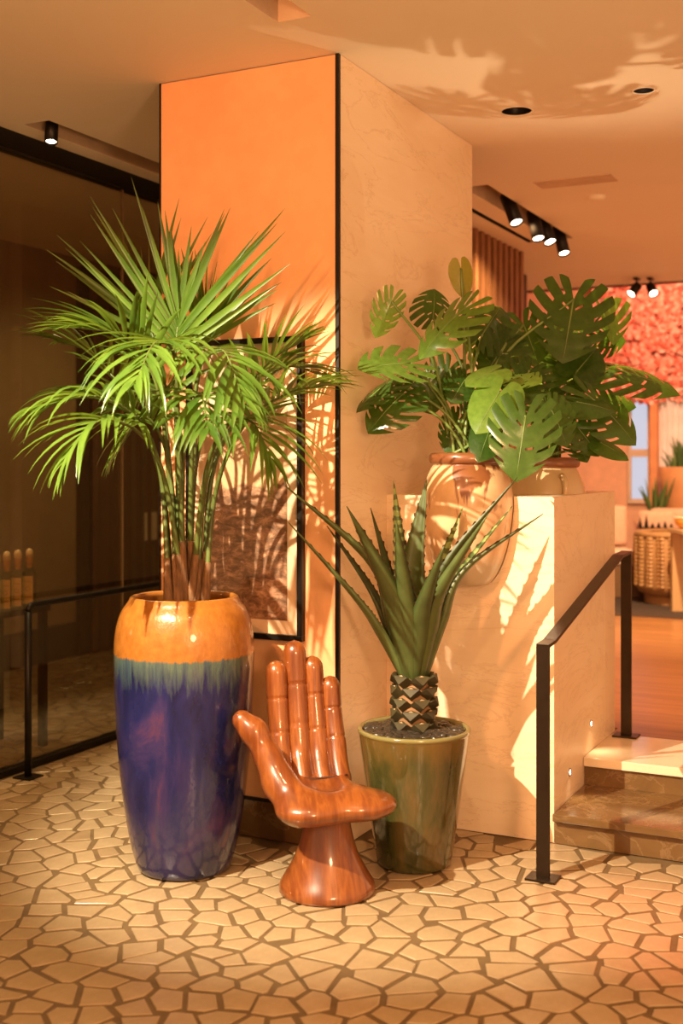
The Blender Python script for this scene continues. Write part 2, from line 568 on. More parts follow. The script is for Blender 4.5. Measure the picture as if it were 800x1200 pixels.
# --- ceiling with recessed slots and can-light holes
CZ = CEIL
slots = [(-3.788, -3.640, 4.31, 8.2, .12), (-2.09, -1.955, 0.6, 3.71, .10), (-2.40, -2.25, 6.42, 8.23, .14),
         (-2.585, -2.545, 6.0, 8.25, .06)]
d1 = W(605, 130, F * (CEIL - CAMZ) / (HY - 130)); d2_ = W(754, 106, F * (CEIL - CAMZ) / (HY - 106))
cans = [(d1.x, d1.y, .070, .10), (d2_.x, d2_.y, .046, .10)]
X0, X1, Y0, Y1 = -6.0, 2.6, -1.5, 10.67
xs = sorted({X0, X1} | {v for s in slots for v in s[:2]} | {v for x, y, r, h in cans for v in (x - h, x + h)})
ys = sorted({Y0, Y1} | {v for s in slots for v in s[2:4]} | {v for x, y, r, h in cans for v in (y - h, y + h)})
ce = MB()
for i in range(len(xs) - 1):
    for j in range(len(ys) - 1):
        mx_, my_ = (xs[i] + xs[i + 1]) / 2, (ys[j] + ys[j + 1]) / 2
        if any(s[0] < mx_ < s[1] and s[2] < my_ < s[3] for s in slots): continue
        if any(abs(mx_ - x) < h and abs(my_ - y) < h for x, y, r, h in cans): continue
        ce.add([(xs[i], ys[j], CZ), (xs[i + 1], ys[j], CZ), (xs[i + 1], ys[j + 1], CZ), (xs[i], ys[j + 1], CZ)], [(0, 3, 2, 1)])
for x, y, r, h in cans:
    N = 32
    vs = []
    for k in range(N):
        a = 2 * math.pi * (k + .5) / N
        ca, sa = math.cos(a), math.sin(a)
        m_ = max(abs(ca), abs(sa))
        vs += [(x + ca / m_ * h, y + sa / m_ * h, CZ), (x + ca * r, y + sa * r, CZ)]
    for sx, sy in ((1, 1), (-1, 1), (-1, -1), (1, -1)): vs.append((x + sx * h, y + sy * h, CZ))
    fs = []
    for k in range(N):
        b = (k + 1) % N
        fs.append((2 * k, 2 * k + 1, 2 * b + 1, 2 * b))
    for q in range(4):
        a = 2 * math.pi * (q + .5) / 4
        k = int(N / 8 + q * N / 4) - 1
        fs.append((2 * k, 2 * ((k + 1) % N), 2 * N + q))
    ce.add(vs, fs)
ceil_o = ce.build('ceiling', m_ceiling)
tag(ceil_o, 'smooth painted ceiling with recessed lighting slots', 'ceiling', kind='structure')
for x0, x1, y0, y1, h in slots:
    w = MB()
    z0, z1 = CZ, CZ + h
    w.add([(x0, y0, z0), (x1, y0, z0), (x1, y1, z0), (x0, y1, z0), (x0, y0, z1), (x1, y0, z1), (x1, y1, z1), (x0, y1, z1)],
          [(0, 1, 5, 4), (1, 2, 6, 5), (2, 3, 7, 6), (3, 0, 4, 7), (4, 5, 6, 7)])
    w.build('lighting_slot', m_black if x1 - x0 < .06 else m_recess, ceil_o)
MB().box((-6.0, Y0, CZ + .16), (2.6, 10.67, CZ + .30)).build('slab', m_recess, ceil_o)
# raised part over the far lounge
cu2 = MB().box((-6.0, 10.67, 3.62), (2.6, 13.0, 3.72)).build('ceiling_far', m_ceiling)
tag(cu2, 'raised ceiling over the far lounge', 'ceiling', kind='structure')
dn = MB().box((-6.0, 10.60, CZ - .012), (2.6, 10.66, CZ - .001)).build('shadow_gap_strip', m_slatback)  # dark strip stands in for the shade at the ceiling step
tag(dn, 'dark strip put in as the shadow line where the ceiling steps up', 'trim', kind='structure')
dv = MB().box((-6.0, 10.66, CZ + .0), (2.6, 10.72, 3.62)).build('wall_bulkhead', m_ceiling)
tag(dv, 'painted bulkhead at the edge of the low ceiling', 'wall', kind='structure')

# --- walls of the lounge behind
bw = MB().box((-6.0, 12.6, SZ2), (2.6, 12.72, 3.62)).build('wall_back', m_pink_wall)
tag(bw, 'salmon painted far wall of the lounge', 'wall', kind='structure')
sw = MB().box((-2.95, PY1 + .02, SZ2), (-2.80, 8.62, CEIL)).build('wall_slatted', m_white_wall)
tag(sw, 'pale wall with timber slats beyond the pillar', 'wall', kind='structure')
MB().box((-2.80, 7.0, 1.6), (-2.79, 8.62, CEIL)).build('slat_backing', m_slatback, sw)
for k in range(9):
    y = 7.56 + k * .125
    zb = 2.40 if y < 8.2 else 1.2
    MB().box((-2.79, y, zb), (-2.735, y + .06, CEIL - .002)).build('slat', m_slat, sw)
MB().box((-2.79, 7.0, 1.35), (-2.745, 8.20, 2.40)).build('white_panel', m_white_wall, sw)
lw_ = MB().box((-6.0, 9.7, SZ2), (-5.9, 12.6, 3.62)).build('wall_left', m_white_wall)
tag(lw_, 'pale side wall of the far lounge', 'wall', kind='structure')

# ================================================================== OBJECTS
def lathe_obj(name, prof, mat, parent, n=48, sub=True, **kw):
    return MB().lathe(prof, n, **kw).build(name, mat, parent, True)
def smooth_prof(pts, n=40):
    P = catmull([(r, 0, z) for r, z in pts], n)
    return [(max(p.x, 0.0005), p.z) for p in P]

# ---------------------------------------------------------------- tall blue pot with the palm
def blue_glaze():
    m = Mt('blue_drip_glaze')
    tc = m.n('ShaderNodeTexCoord')
    sep = m.n('ShaderNodeSeparateXYZ'); m.l(tc.outputs['Object'], sep.inputs[0])
    v = m.coord('Object', (1, 1, 0.10))
    drip = m.noise(v, 52, 4, 0.7)
    drip2 = m.noise(v, 9, 3, 0.6)
    v3 = m.coord('Object', (1, 1, 0.45))
    patch = m.noise(v3, 6.5, 5, 0.6, 0.6)
    z = sep.outputs[2]
    # ragged line where the orange glaze ends, then teal runs, then deep blue
    z1 = m.math('ADD', z, m.math('MULTIPLY', m.math('SUBTRACT', drip, 0.5), 0.030))
    z2 = m.math('ADD', z, m.math('MULTIPLY', m.math('SUBTRACT', drip, 0.5), 0.26))
    org = m.ramp(m.noise(m.coord('Object'), 30, 4), [(0.3, (0.25, 0.085, 0.012)), (0.7, (0.35, 0.13, 0.020))])
    blue = m.ramp(patch, [(0.30, (0.004, 0.006, 0.032)), (0.50, (0.011, 0.014, 0.075)), (0.62, (0.032, 0.022, 0.085)), (0.76, (0.11, 0.035, 0.060))])
    teal = m.ramp(drip2, [(0.3, (0.025, 0.065, 0.080)), (0.7, (0.11, 0.14, 0.085))])
    f_teal = m.ramp(z2, [(0.695, (0, 0, 0)), (0.80, (1, 1, 1))])
    c = m.mix(f_teal, blue, teal)
    # paler runs further down
    runs = m.ramp(drip2, [(0.60, (0, 0, 0)), (0.74, (0.5, 0.5, 0.5))])
    c = m.mix(runs, c, (0.065, 0.060, 0.075))
    f_org = m.ramp(z1, [(0.794, (0, 0, 0)), (0.801, (1, 1, 1))])
    m.color(m.mix(f_org, c, org))
    rg = m.ramp(f_org, [(0, (0.13,) * 3), (1, (0.30,) * 3)])
    m.l(rg, m.b.inputs['Roughness'])
    m.b.inputs['Coat Weight'].default_value = 0.6
    m.b.inputs['Coat Roughness'].default_value = 0.06
    m.bump(m.noise(m.coord('Object', (1, 1, .6)), 30, 5), 0.42, 0.007)
    return m.m
m_blue = blue_glaze()
m_soil = simple('potting_soil', (0.05, 0.03, 0.017), 0.95, scale=40, bump=0.8)
palm_base = onfloor(216, 1016)
palm = thing('potted_palm', 'tall leafy palm in a blue and orange glazed floor pot', 'potted plant', palm_base)
prof = smooth_prof([(.150, .004), (.170, .012), (.190, .075), (.211, .176), (.232, .33), (.246, .49), (.254, .66), (.257, .80), (.251, .88), (.232, .945), (.205, .985)], 44)
prof += [(.198, 1.000), (.190, 1.004), (.182, 1.000), (.180, .985), (.20, .95), (.21, .93)]
pot = MB().lathe([(.0005, .004)] + prof, 64).build('pot', m_blue, palm, True)
MB().lathe([(.212, .935), (.15, .945), (.07, .95), (.0005, .952)], 40).build('soil', m_soil, palm, True)
tag(pot, 'orange band over dripping blue glaze')
PB = Vector(palm_base)
m_frond = leaf_mat('palm_leaf', (0.032, 0.082, 0.009), (0.115, 0.205, 0.026), 0.30, 0.30, (0.24, 0.36, 0.03))
m_stem = simple('palm_stem', (0.10, 0.14, 0.025), 0.45, col2=(0.055, 0.07, 0.016), scale=12, stretch=(6, 6, 1))
m_sheath = simple('palm_sheath_fibre', (0.24, 0.12, 0.05), 0.8, col2=(0.10, 0.05, 0.02), scale=18, bump=0.5, stretch=(5, 5, 1))
D0 = depth(palm_base)
fronds = [
  # pixel path of the rachis (u, v, depth offset), where leaflets begin, leaflet length, droop, pairs
  ([(212, 690, 0), (208, 560, 0), (205, 460, -.05), (206, 405, -.08), (211, 362, -.08)], .70, .56, -.11, 14),
  ([(205, 690, 0), (198, 560, 0), (183, 450, -.10), (146, 396, -.20), (92, 384, -.30)], .52, .38, .22, 16),
  ([(200, 690, 0), (190, 570, 0), (168, 500, -.1), (116, 465, -.20), (44, 478, -.30)], .50, .38, .70, 17),
  ([(226, 690, 0), (240, 570, 0), (275, 480, -.10), (315, 425, -.16), (350, 402, -.18)], .54, .30, .12, 15),
  ([(236, 690, 0), (252, 580, 0), (285, 500, -.15), (335, 462, -.25), (380, 452, -.30)], .50, .29, .25, 16),
  ([(214, 690, 0), (209, 520, -.1), (205, 420, -.25), (182, 402, -.50), (158, 450, -.68)], .56, .34, .65, 15),
  ([(220, 690, 0), (225, 520, -.1), (236, 425, -.2), (262, 412, -.42), (285, 470, -.56)], .56, .34, .75, 15),
  ([(207, 690, 0), (198, 540, .05), (188, 440, .08), (178, 390, .10), (164, 355, .10)], .66, .48, -.04, 12),
  ([(225, 690, 0), (228, 520, .03), (230, 440, .05), (236, 400, .05), (244, 376, .05)], .70, .36, -.04, 10),
  ([(208, 690, 0), (192, 560, -.1), (160, 505, -.3), (112, 495, -.45), (78, 540, -.52)], .52, .34, .75, 13),
  ([(229, 690, 0), (240, 560, -.1), (265, 500, -.3), (295, 495, -.45), (318, 540, -.50)], .52, .30, .65, 13),
  ([(216, 690, 0), (214, 540, -.05), (224, 480, -.3), (236, 462, -.5), (243, 505, -.66)], .54, .30, .7, 12),
  ([(203, 690, 0), (188, 560, .05), (150, 470, .08), (108, 415, .12), (66, 400, .15)], .50, .34, .25, 15),
  ([(231, 690, 0), (250, 550, .03), (300, 460, .05), (335, 430, .04), (378, 440, .02)], .52, .30, .35, 14),
  ([(218, 690, 0), (214, 540, .05), (200, 470, .10), (188, 445, .10), (170, 455, .12)], .5, .28, .5, 13),
  ([(222, 690, 0), (230, 540, .05), (255, 480, .10), (275, 455, .10), (300, 465, .10)], .5, .28, .5, 13),
  ([(211, 690, 0), (200, 560, .0), (185, 505, -.05), (165, 490, -.1), (138, 530, -.12)], .5, .28, .7, 12),
]
def leaflet(p0, dirv, nrm, L, w, droop, seg=6):
    """a long folded blade from p0 along dirv, sagging by droop"""
    vs, fs = [], []
    side = dirv.cross(nrm).normalized()
    p = Vector(p0)
    d = Vector(dirv)
    for k in range(seg + 1):
        t = k / seg
        ww = w * (0.35 + 0.65 * min(1, t / .25)) * (1 - max(0, (t - .3) / .7) ** 1.5) + 0.0006
        up = side.cross(d).normalized()
        vs += [p - side * ww * .5 + up * ww * .22, p, p + side * ww * .5 + up * ww * .22]
        d = (d + Vector((0, 0, -1)) * (droop * 1.9 / seg) * (0.35 + t)).normalized()
        p = p + d * (L / seg)
        side = (side - d * side.dot(d)).normalized()
    for k in range(seg):
        a = 3 * k
        fs += [(a, a + 1, a + 4, a + 3), (a + 1, a + 2, a + 5, a + 4)]
    return vs, fs
leaf_objects = 0
rnd = random.Random(3)
WALL_Y = PY0 - 0.03
for fi, (path, f0, L0, droop, npair) in enumerate(fronds):
    pts = [W(u, v, D0 + dd) - PB for u, v, dd in path]
    jx, jy = rnd.uniform(-.05, .05), rnd.uniform(-.05, .05)
    pts[0] = Vector((pts[0].x * .9 + jx * .7, pts[0].y + jy, .945))
    curve = catmull(pts, 60)
    rad = [.0125 - .0105 * (k / 60) ** .8 for k in range(61)]
    fr = MB().tube(curve, rad, 7).build('frond', m_stem, palm, True)
    sheath = MB().tube(curve[:7], [.019, .019, .018, .016, .0145, .0135, .0125], 8).build('sheath', m_sheath, fr, True)
    joined = MB()
    for k in range(npair):
        t = f0 + (1 - f0) * (k + .5) / npair
        x = t * 60
        i = min(int(x), 59)
        p = curve[i].lerp(curve[i + 1], x - i)
        tan = (curve[i + 1] - curve[i]).normalized()
        up = Vector((0, 0, 1)) - tan * tan.z
        if up.length < .35:
            back = Vector((s_, -c_, 0.2))
            up = back - tan * back.dot(tan)
        up.normalize()
        sd = tan.cross(up).normalized()
        q = (t - f0) / (1 - f0)
        Ls = L0 * (0.62 + 0.55 * math.sin(math.pi * min(1, q * .9 + .12))) * (1 - .35 * q)
        for s in (-1, 1):
            ang = math.radians((58 - 34 * q if droop >= 0 else 50 - 46 * q) + rnd.uniform(-7, 7))
            dv_ = (tan * math.cos(ang) + sd * s * math.sin(ang) + up * rnd.uniform(.08, .30)).normalized()
            L = Ls * rnd.uniform(.82, 1.1)
            vs, fs = leaflet(p, dv_, (up - dv_ * up.dot(dv_)).normalized(), L, rnd.uniform(.019, .027), max(droop, 0) * rnd.uniform(.5, 1.3) + .12 + (droop if droop < 0 else 0))
            # keep blades off the pillar
            for a, vv in enumerate(vs):
                if vv.y + PB.y > WALL_Y and vv.x + PB.x > PX0 - .05:
                    vs[a] = Vector((vv.x, WALL_Y - PB.y - .004 * (a % 3), vv.z))
            if fi < 9:
                MB().add(vs, fs).build('leaflet', m_frond, fr, True)
                leaf_objects += 1
            else:
                joined.add(vs, fs)
    if joined.v:
        tag(joined.build('leaflets', m_frond, fr, True), kind='stuff')

# ---------------------------------------------------------------- carved hand chair
def surface_nets(Fv, lo, h):
    nx, ny, nz = Fv.shape
    neg = Fv < 0
    acc = np.zeros((nx - 1, ny - 1, nz - 1, 3)); cnt = np.zeros((nx - 1, ny - 1, nz - 1))
    cs = [(0, 0, 0), (1, 0, 0), (0, 1, 0), (1, 1, 0), (0, 0, 1), (1, 0, 1), (0, 1, 1), (1, 1, 1)]
    def sub(A, c): return A[c[0]:nx - 1 + c[0], c[1]:ny - 1 + c[1], c[2]:nz - 1 + c[2]]
    for a in range(8):
        for b in range(a + 1, 8):
            ca, cb2 = cs[a], cs[b]
            if sum(abs(ca[i] - cb2[i]) for i in range(3)) != 1: continue
            fa, fb = sub(Fv, ca), sub(Fv, cb2)
            cr = sub(neg, ca) != sub(neg, cb2)
            t = np.where(cr, fa / np.where(cr, fa - fb, 1), 0)
            for i in range(3):
                acc[..., i] += np.where(cr, ca[i] + t * (cb2[i] - ca[i]), 0)
            cnt += cr
    act = cnt > 0
    idx = -np.ones(act.shape, int)
    idx[act] = np.arange(act.sum())
    g = np.argwhere(act)
    V = (g + acc[act] / cnt[act][:, None]) * h + np.array(lo)
    faces = []
    for ax in range(3):
        sl0 = [slice(None)] * 3; sl1 = [slice(None)] * 3
        sl0[ax] = slice(0, -1); sl1[ax] = slice(1, None)
        A, B = neg[tuple(sl0)], neg[tuple(sl1)]
        e = np.argwhere(A != B)
        o1, o2 = [i for i in range(3) if i != ax]
        ok = (e[:, o1] > 0) & (e[:, o2] > 0) & (e[:, o1] < Fv.shape[o1] - 1) & (e[:, o2] < Fv.shape[o2] - 1)
        e = e[ok]
        def at(d1, d2):
            q = e.copy(); q[:, o1] -= d1; q[:, o2] -= d2
            return idx[q[:, 0], q[:, 1], q[:, 2]]
        quad = np.stack([at(1, 1), at(0, 1), at(0, 0), at(1, 0)], 1)
        flip = A[e[:, 0], e[:, 1], e[:, 2]]
        if ax == 1: flip = ~flip
        quad[~flip] = quad[~flip][:, ::-1]
        faces.append(quad)
    return V, np.concatenate(faces)
def smin(a, b, k):
    h_ = np.clip(.5 + .5 * (b - a) / k, 0, 1)
    return b + (a - b) * h_ - k * h_ * (1 - h_)
def smax(a, b, k): return -smin(-a, -b, k)
def ell(P, c, r):
    q = (P - np.array(c)) / np.array(r)
    k0 = np.linalg.norm(q, axis=-1); k1 = np.linalg.norm(q / np.array(r), axis=-1)
    return k0 * (k0 - 1) / np.maximum(k1, 1e-6)
def cone(P, a, b, ra, rb):
    a, b = np.array(a), np.array(b)
    pa, ba = P - a, b - a
    t = np.clip((pa @ ba) / (ba @ ba), 0, 1)
    return np.linalg.norm(pa - t[..., None] * ba, axis=-1) - (ra + (rb - ra) * t)
def rbox(P, c, h, r):
    q = np.abs(P - np.array(c)) - (np.array(h) - r)
    return np.linalg.norm(np.maximum(q, 0), axis=-1) + np.minimum(q.max(-1), 0) - r

def wood_mat():
    m = Mt('varnished_mahogany')
    v = m.coord('Object', (9.0, 2.0, 0.9))
    f = m.noise(v, 2.6, 5, 0.6, 0.3)
    v2 = m.coord('Object', (46.0, 9.0, 3.5))
    g = m.noise(v2, 2.5, 4, 0.6)
    c = m.ramp(f, [(0.32, (0.105, 0.024, 0.005)), (0.46, (0.185, 0.047, 0.009)), (0.56, (0.29, 0.088, 0.016)), (0.68, (0.155, 0.036, 0.007))])
    m.color(m.mix(m.math('MULTIPLY', g, 0.45), c, (0.13, 0.03, 0.007)))
    m.set(0.30, 0, 0.5, 0.85, 0.07)
    return m.m
m_wood = wood_mat()
m_seam = simple('dark_seam', (0.05, 0.014, 0.006), 0.6)
ch_base = onfloor(383, 1043)
chair = thing('hand_chair', 'varnished red wood chair carved as an open hand on a pedestal', 'chair', ch_base, YAW + math.radians(13))
# pedestal
pp = smooth_prof([(.160, .0), (.168, .006), (.168, .022), (.160, .040), (.138, .075), (.112, .125), (.094, .18), (.083, .235), (.082, .275), (.10, .315)], 36)
MB().lathe([(.0005, 0)] + pp + [(.0005, .32)], 56).build('pedestal', m_wood, chair, True)
# palm and thumb, one carved block
h = .0062
lo = np.array((-.37, -.27, .22)); hi = np.array((.28, .31, .70))
nn = ((hi - lo) / h).astype(int) + 1
G = np.stack(np.meshgrid(*[lo[i] + h * np.arange(nn[i]) for i in range(3)], indexing='ij'), -1)
d = rbox(G, (-.018, .040, .325), (.132, .155, .045), .040)
d = smin(d, ell(G, (.095, -.085, .318), (.132, .110, .052)), .05)       # heel, little finger side
d = smin(d, ell(G, (-.080, -.105, .315), (.120, .098, .052)), .05)      # heel, thumb side
d = smin(d, cone(G, (-.115, -.085, .325), (-.170, -.01, .385), .056, .057), .04)
th = cone(G, (-.165, -.015, .385), (-.207, .030, .475), .057, .048)
th = smin(th, cone(G, (-.205, .030, .475), (-.250, .058, .555), .046, .043), .012)
th = smin(th, cone(G, (-.250, .058, .555), (-.288, .072, .592), .043, .036), .03)
d = smin(d, th, .03)
d = smin(d, cone(G, (-.14, .17, .35), (.085, .165, .35), .045, .040), .03)
# scooped seat
d = smax(d, -ell(G, (.000, .02, .540), (.135, .22, .190)), .035)
V, Q = surface_nets(d, lo, h)
me = bpy.data.meshes.new('palm_seat')
me.from_pydata([tuple(x) for x in V], [], [tuple(int(i) for i in q) for q in Q])
bm = bmesh.new(); bm.from_mesh(me)
for _ in range(3):
    bmesh.ops.smooth_vert(bm, verts=bm.verts, factor=.5, use_axis_x=True, use_axis_y=True, use_axis_z=True)
bmesh.ops.recalc_face_normals(bm, faces=bm.faces)
bm.to_mesh(me); bm.free()
seat = link('palm_seat', me, m_wood, chair, True)
tag(seat, 'scooped palm forming the seat with the thumb as armrest')
# fingers
fing = [(-.128, .195, -.135, .265, .765, .0375), (-.056, .200, -.064, .280, .835, .0400), (.014, .195, .003, .278, .775, .0370), (.078, .185, .068, .268, .700, .0355)]
for fx, fy, tx, ty, tz, r in fing:
    base = Vector((fx + .004, fy - .055, .335)); tip = Vector((tx, ty, tz))
    P = catmull([base, Vector((fx, fy - .012, .40)), Vector((fx, fy + .022, .47)), base.lerp(tip, .66) + Vector((0, .028, 0)), tip - Vector((0, 0, r * .0))], 90)
    rr = []
    for k in range(91):
        z = P[k].z
        t = (z - .335) / (tz - .335)
        x = r * 1.06
        x *= 1 + .018 * math.sin(t * math.pi * 3)
        for j in (.40, .68):
            x -= r * .10 * math.exp(-((t - j) / .009) ** 2)
        e = (tz - z) / (r * 1.25)
        if e < 1: x *= math.sqrt(max(0, 1 - (1 - e) ** 2)) * .985 + .015
        rr.append(max(x, .0008))
    MB().tube(P, rr, 28).build('finger', m_wood, chair, True)
MB().tube([(-.145, .120, .375), (-.09, .112, .366), (-.02, .110, .362), (.05, .110, .363), (.100, .112, .368)], .0042, 6).build('seam', m_seam, chair, True)

# ---------------------------------------------------------------- agave in its green pot
def green_glaze():
    m = Mt('olive_glaze')
    v = m.coord('Object', (1, 1, .22))
    f = m.noise(v, 12, 5, 0.6, 0.3)
    g = m.noise(m.coord('Object'), 5, 4)
    tc = m.n('ShaderNodeTexCoord'); sep = m.n('ShaderNodeSeparateXYZ'); m.l(tc.outputs['Object'], sep.inputs[0])
    c = m.ramp(f, [(0.30, (0.022, 0.027, 0.008)), (0.5, (0.058, 0.055, 0.015)), (0.70, (0.115, 0.070, 0.020))])
    k = m.math('ADD', sep.outputs[2], m.math('MULTIPLY', m.math('SUBTRACT', g, .5), .25))
    c = m.mix(m.ramp(k, [(0.40, (0, 0, 0)), (0.50, (.7, .7, .7))]), c, (0.155, 0.090, 0.018))
    c = m.mix(m.ramp(sep.outputs[2], [(0.490, (0, 0, 0)), (0.500, (.8, .8, .8))]), c, (0.20, 0.19, 0.07))
    m.color(c)
    m.set(0.16, 0, 0.5, 0.7, 0.05)
    m.bump(f, 0.12, 0.006)
    return m.m
m_green = green_glaze()
ag_base = onfloor(485, 1011)
AB = Vector(ag_base)
DA = depth(ag_base)
ag = thing('potted_agave', 'spiky agave on a scaly trunk in an olive glazed tapered pot', 'potted plant', ag_base)
prof = smooth_prof([(.128, .003), (.138, .010), (.147, .06), (.168, .20), (.190, .36), (.206, .475), (.211, .495)], 26)
prof += [(.211, .503), (.206, .508), (.197, .507), (.192, .500), (.186, .44)]
MB().lathe([(.0005, .003)] + prof, 56).build('pot', m_green, ag, True)
MB().lathe([(.187, .462), (.0005, .470)], 40).build('soil', m_soil, ag, True)
m_pebble = simple('dark_pebble', (0.055, 0.043, 0.03), 0.22, col2=(0.02, 0.016, 0.012), scale=9)
pebs = []
for k in range(3):
    bm = bmesh.new()
    bmesh.ops.create_icosphere(bm, subdivisions=2, radius=1)
    for v in bm.verts:
        v.co *= 1 + .16 * math.sin(v.co.x * 3 + k * 2) * math.cos(v.co.y * 2.3 + k)
    me = bpy.data.meshes.new('pebble'); bm.to_mesh(me); bm.free()
    me.materials.append(m_pebble)
    for p in me.polygons: p.use_smooth = True
    pebs.append(me)
prs = random.Random(11)
npeb = 0
placed = []
for _ in range(4000):
    a, rr = prs.uniform(0, 6.283), math.sqrt(prs.uniform(.10, 1)) * .176
    x, y = rr * math.cos(a), rr * math.sin(a)
    if any((x - q[0]) ** 2 + (y - q[1]) ** 2 < .024 ** 2 for q in placed): continue
    placed.append((x, y))
    o = bpy.data.objects.new('pebble', pebs[prs.randrange(3)])
    COL.objects.link(o); o.parent = ag
    sz = prs.uniform(.020, .028)
    o.scale = (sz * 1.25, sz * .95, sz * .60)
    o.location = (x, y, .490 + prs.uniform(0, .010) - rr * .03)
    o.rotation_euler = (prs.uniform(-.4, .4), prs.uniform(-.4, .4), prs.uniform(0, 6.28))
m_trunk = simple('agave_scale', (0.062, 0.055, 0.018), 0.6, col2=(0.035, 0.026, 0.010), scale=16)
m_scale_cut = simple('pale_leaf_cut', (0.46, 0.30, 0.16), 0.6, scale=20)
TZ0, TZ1 = .46, .705
MB().lathe([(.058, TZ0), (.062, .50), (.066, .56), (.064, .62), (.056, .68), (.040, .72)], 28).build('trunk', simple('trunk_core', (0.30, 0.16, 0.07), .7), ag, True)
rows = 5
for r_ in range(rows):
    z = .515 + r_ * .043
    R = .066 - .0012 * abs(r_ - 2)
    for k in range(6):
        a = 2 * math.pi * (k + .5 * (r_ % 2)) / 6 + .25
        M = Matrix.Translation((0, 0, z)) @ Matrix.Rotation(a, 4, 'Z')
        w, hh = .040, .034
        # a stub of a cut leaf: diamond wedge pointing out and up with a pale cut face
        vs = [(R - .008, -w, 0), (R - .008, w, 0), (R - .006, 0, -hh), (R + .018, -w * .80, .018), (R + .018, w * .80, .018), (R + .028, 0, -.010), (R + .002, 0, .024)]
        fs = [(0, 2, 5, 3), (2, 1, 4, 5), (0, 3, 6), (1, 6, 4), (3, 5, 4, 6)]
        b = MB().add([M @ Vector(p) for p in vs], fs)
        o = b.build('leaf_stub', m_trunk, ag)
        cut = [(R + .0160, -w * .42, .0145), (R + .0200, 0, .002), (R + .0160, w * .42, .0145), (R + .0080, 0, .0205)]
        MB().add([M @ Vector((x + .0022, y, zz + .0022)) for x, y, zz in cut], [(0, 1, 2, 3)]).build('cut_face', m_scale_cut, o)
def agave_mat():
    m = Mt('agave_leaf')
    v = m.coord('Object')
    f = m.noise(v, 14, 4)
    oi = m.n('ShaderNodeObjectInfo')
    f2 = m.math('ADD', m.math('MULTIPLY', f, .6), m.math('MULTIPLY', oi.outputs['Random'], .4))
    c = m.ramp(f2, [(0.25, (0.042, 0.058, 0.014)), (0.75, (0.090, 0.125, 0.034))])
    m.color(c); m.set(.42, 0, .5)
    return m.m
def agave_banded():
    m = Mt('agave_banded_leaf')
    v = m.coord('Object', (1, 1, 1))
    wv = m.n('ShaderNodeTexWave', wave_type='BANDS', bands_direction='Z')
    wv.inputs['Scale'].default_value = 9; wv.inputs['Distortion'].default_value = 5; wv.inputs['Detail'].default_value = 2
    m.l(v, wv.inputs['Vector'])
    m.color(m.ramp(wv.outputs['Fac'], [(.3, (0.075, 0.11, 0.03)), (.6, (0.26, 0.34, 0.11))])); m.set(.42)
    return m.m
m_agave, m_agave_b = agave_mat(), agave_banded()
m_thorn = simple('agave_thorn', (0.10, 0.05, 0.02), .5)
def agave_leaf(pts, w, up, parent, mat, spine=True, teeth=True, seg=26, name='leaf'):
    P = catmull(pts, seg)
    top, bot, fs = [], [], []
    b = MB()
    rowsv = []
    for k, p in enumerate(P):
        t = k / seg
        tan = (P[min(k + 1, seg)] - P[max(k - 1, 0)]).normalized()
        sd = tan.cross(up).normalized()
        n_ = sd.cross(tan).normalized()
        ww = w * ((.62 + .38 * min(1, t / .35)) * (1 - max(0, (t - .35) / .65) ** 1.75)) + .0012
        th_ = .011 * (1 - t) + .0015
        rowsv.append([p - sd * ww + n_ * ww * .42, p - sd * ww * .5 + n_ * ww * .08, p, p + sd * ww * .5 + n_ * ww * .08, p + sd * ww + n_ * ww * .42,
                      p + sd * ww * .5 + n_ * (ww * .08 - th_), p - n_ * th_ * 1.5, p - sd * ww * .5 + n_ * (ww * .08 - th_)])
    vs = [x for r in rowsv for x in r]
    for k in range(seg):
        for j in range(8):
            a, c = k * 8 + j, k * 8 + (j + 1) % 8
            fs.append((a, c, c + 8, a + 8))
    fs.append(tuple(range(seg * 8, seg * 8 + 8)))
    b.add(vs, fs)
    o = b.build(name, mat, parent, True)
    if teeth:
        tb = MB()
        for k in range(2, seg - 2):
            for j, s in ((0, -1), (4, 1)):
                a, c = rowsv[k][j], rowsv[k + 1][j]
                ax = (c - a)
                out = (rowsv[k][j] - rowsv[k][2]).normalized()
                m0 = a.lerp(c, .35)
                tb.add([a.lerp(c, .1), a.lerp(c, .6), m0 + out * .0060 + ax * .12, m0 - out * .002], [(0, 1, 2), (0, 2, 3), (1, 3, 2)])
        tag(tb.build('thorns', m_thorn, o), kind='stuff')
    return o
CR = Vector((0, 0, .69))
tips = [  # tip pixel, depth offset, bow pixel (mid point), half width, banded
 (334, 569, -.16, 433, 660, .036, 0), (338, 612, -.10, 415, 700, .030, 0), (406, 593, -.28, 452, 690, .047, 0), (434, 595, .14, 458, 690, .030, 0),
 (461, 563, .13, 468, 670, .040, 1), (500, 561, .02, 486, 660, .043, 0), (464, 610, -.30, 474, 700, .036, 0), (542, 595, .16, 512, 680, .028, 1),
 (606, 559, -.12, 527, 660, .036, 0), (572, 602, -.28, 517, 695, .036, 0), (600, 593, .08, 535, 680, .030, 1), (636, 602, -.02, 546, 668, .034, 0),
 (383, 616, .10, 432, 690, .030, 0), (488, 600, .18, 484, 690, .036, 1), (520, 640, -.30, 498, 710, .034, 0)]
for k, (u, v, dd, mu, mv, w, bnd) in enumerate(tips):
    tip = W(u, v, DA + dd) - AB
    mid = W(mu, mv, DA + dd * .55) - AB
    base = CR + Vector((mid.x, mid.y, 0)).normalized() * .032
    outv = Vector((mid.x, mid.y, 0)).normalized()
    up = (Vector((0, 0, 1)) * .55 - outv).normalized()
    agave_leaf([base, base.lerp(mid, .5) + Vector((0, 0, .012)), mid, tip], w * 1.35, up, ag, m_agave_b if bnd else m_agave)

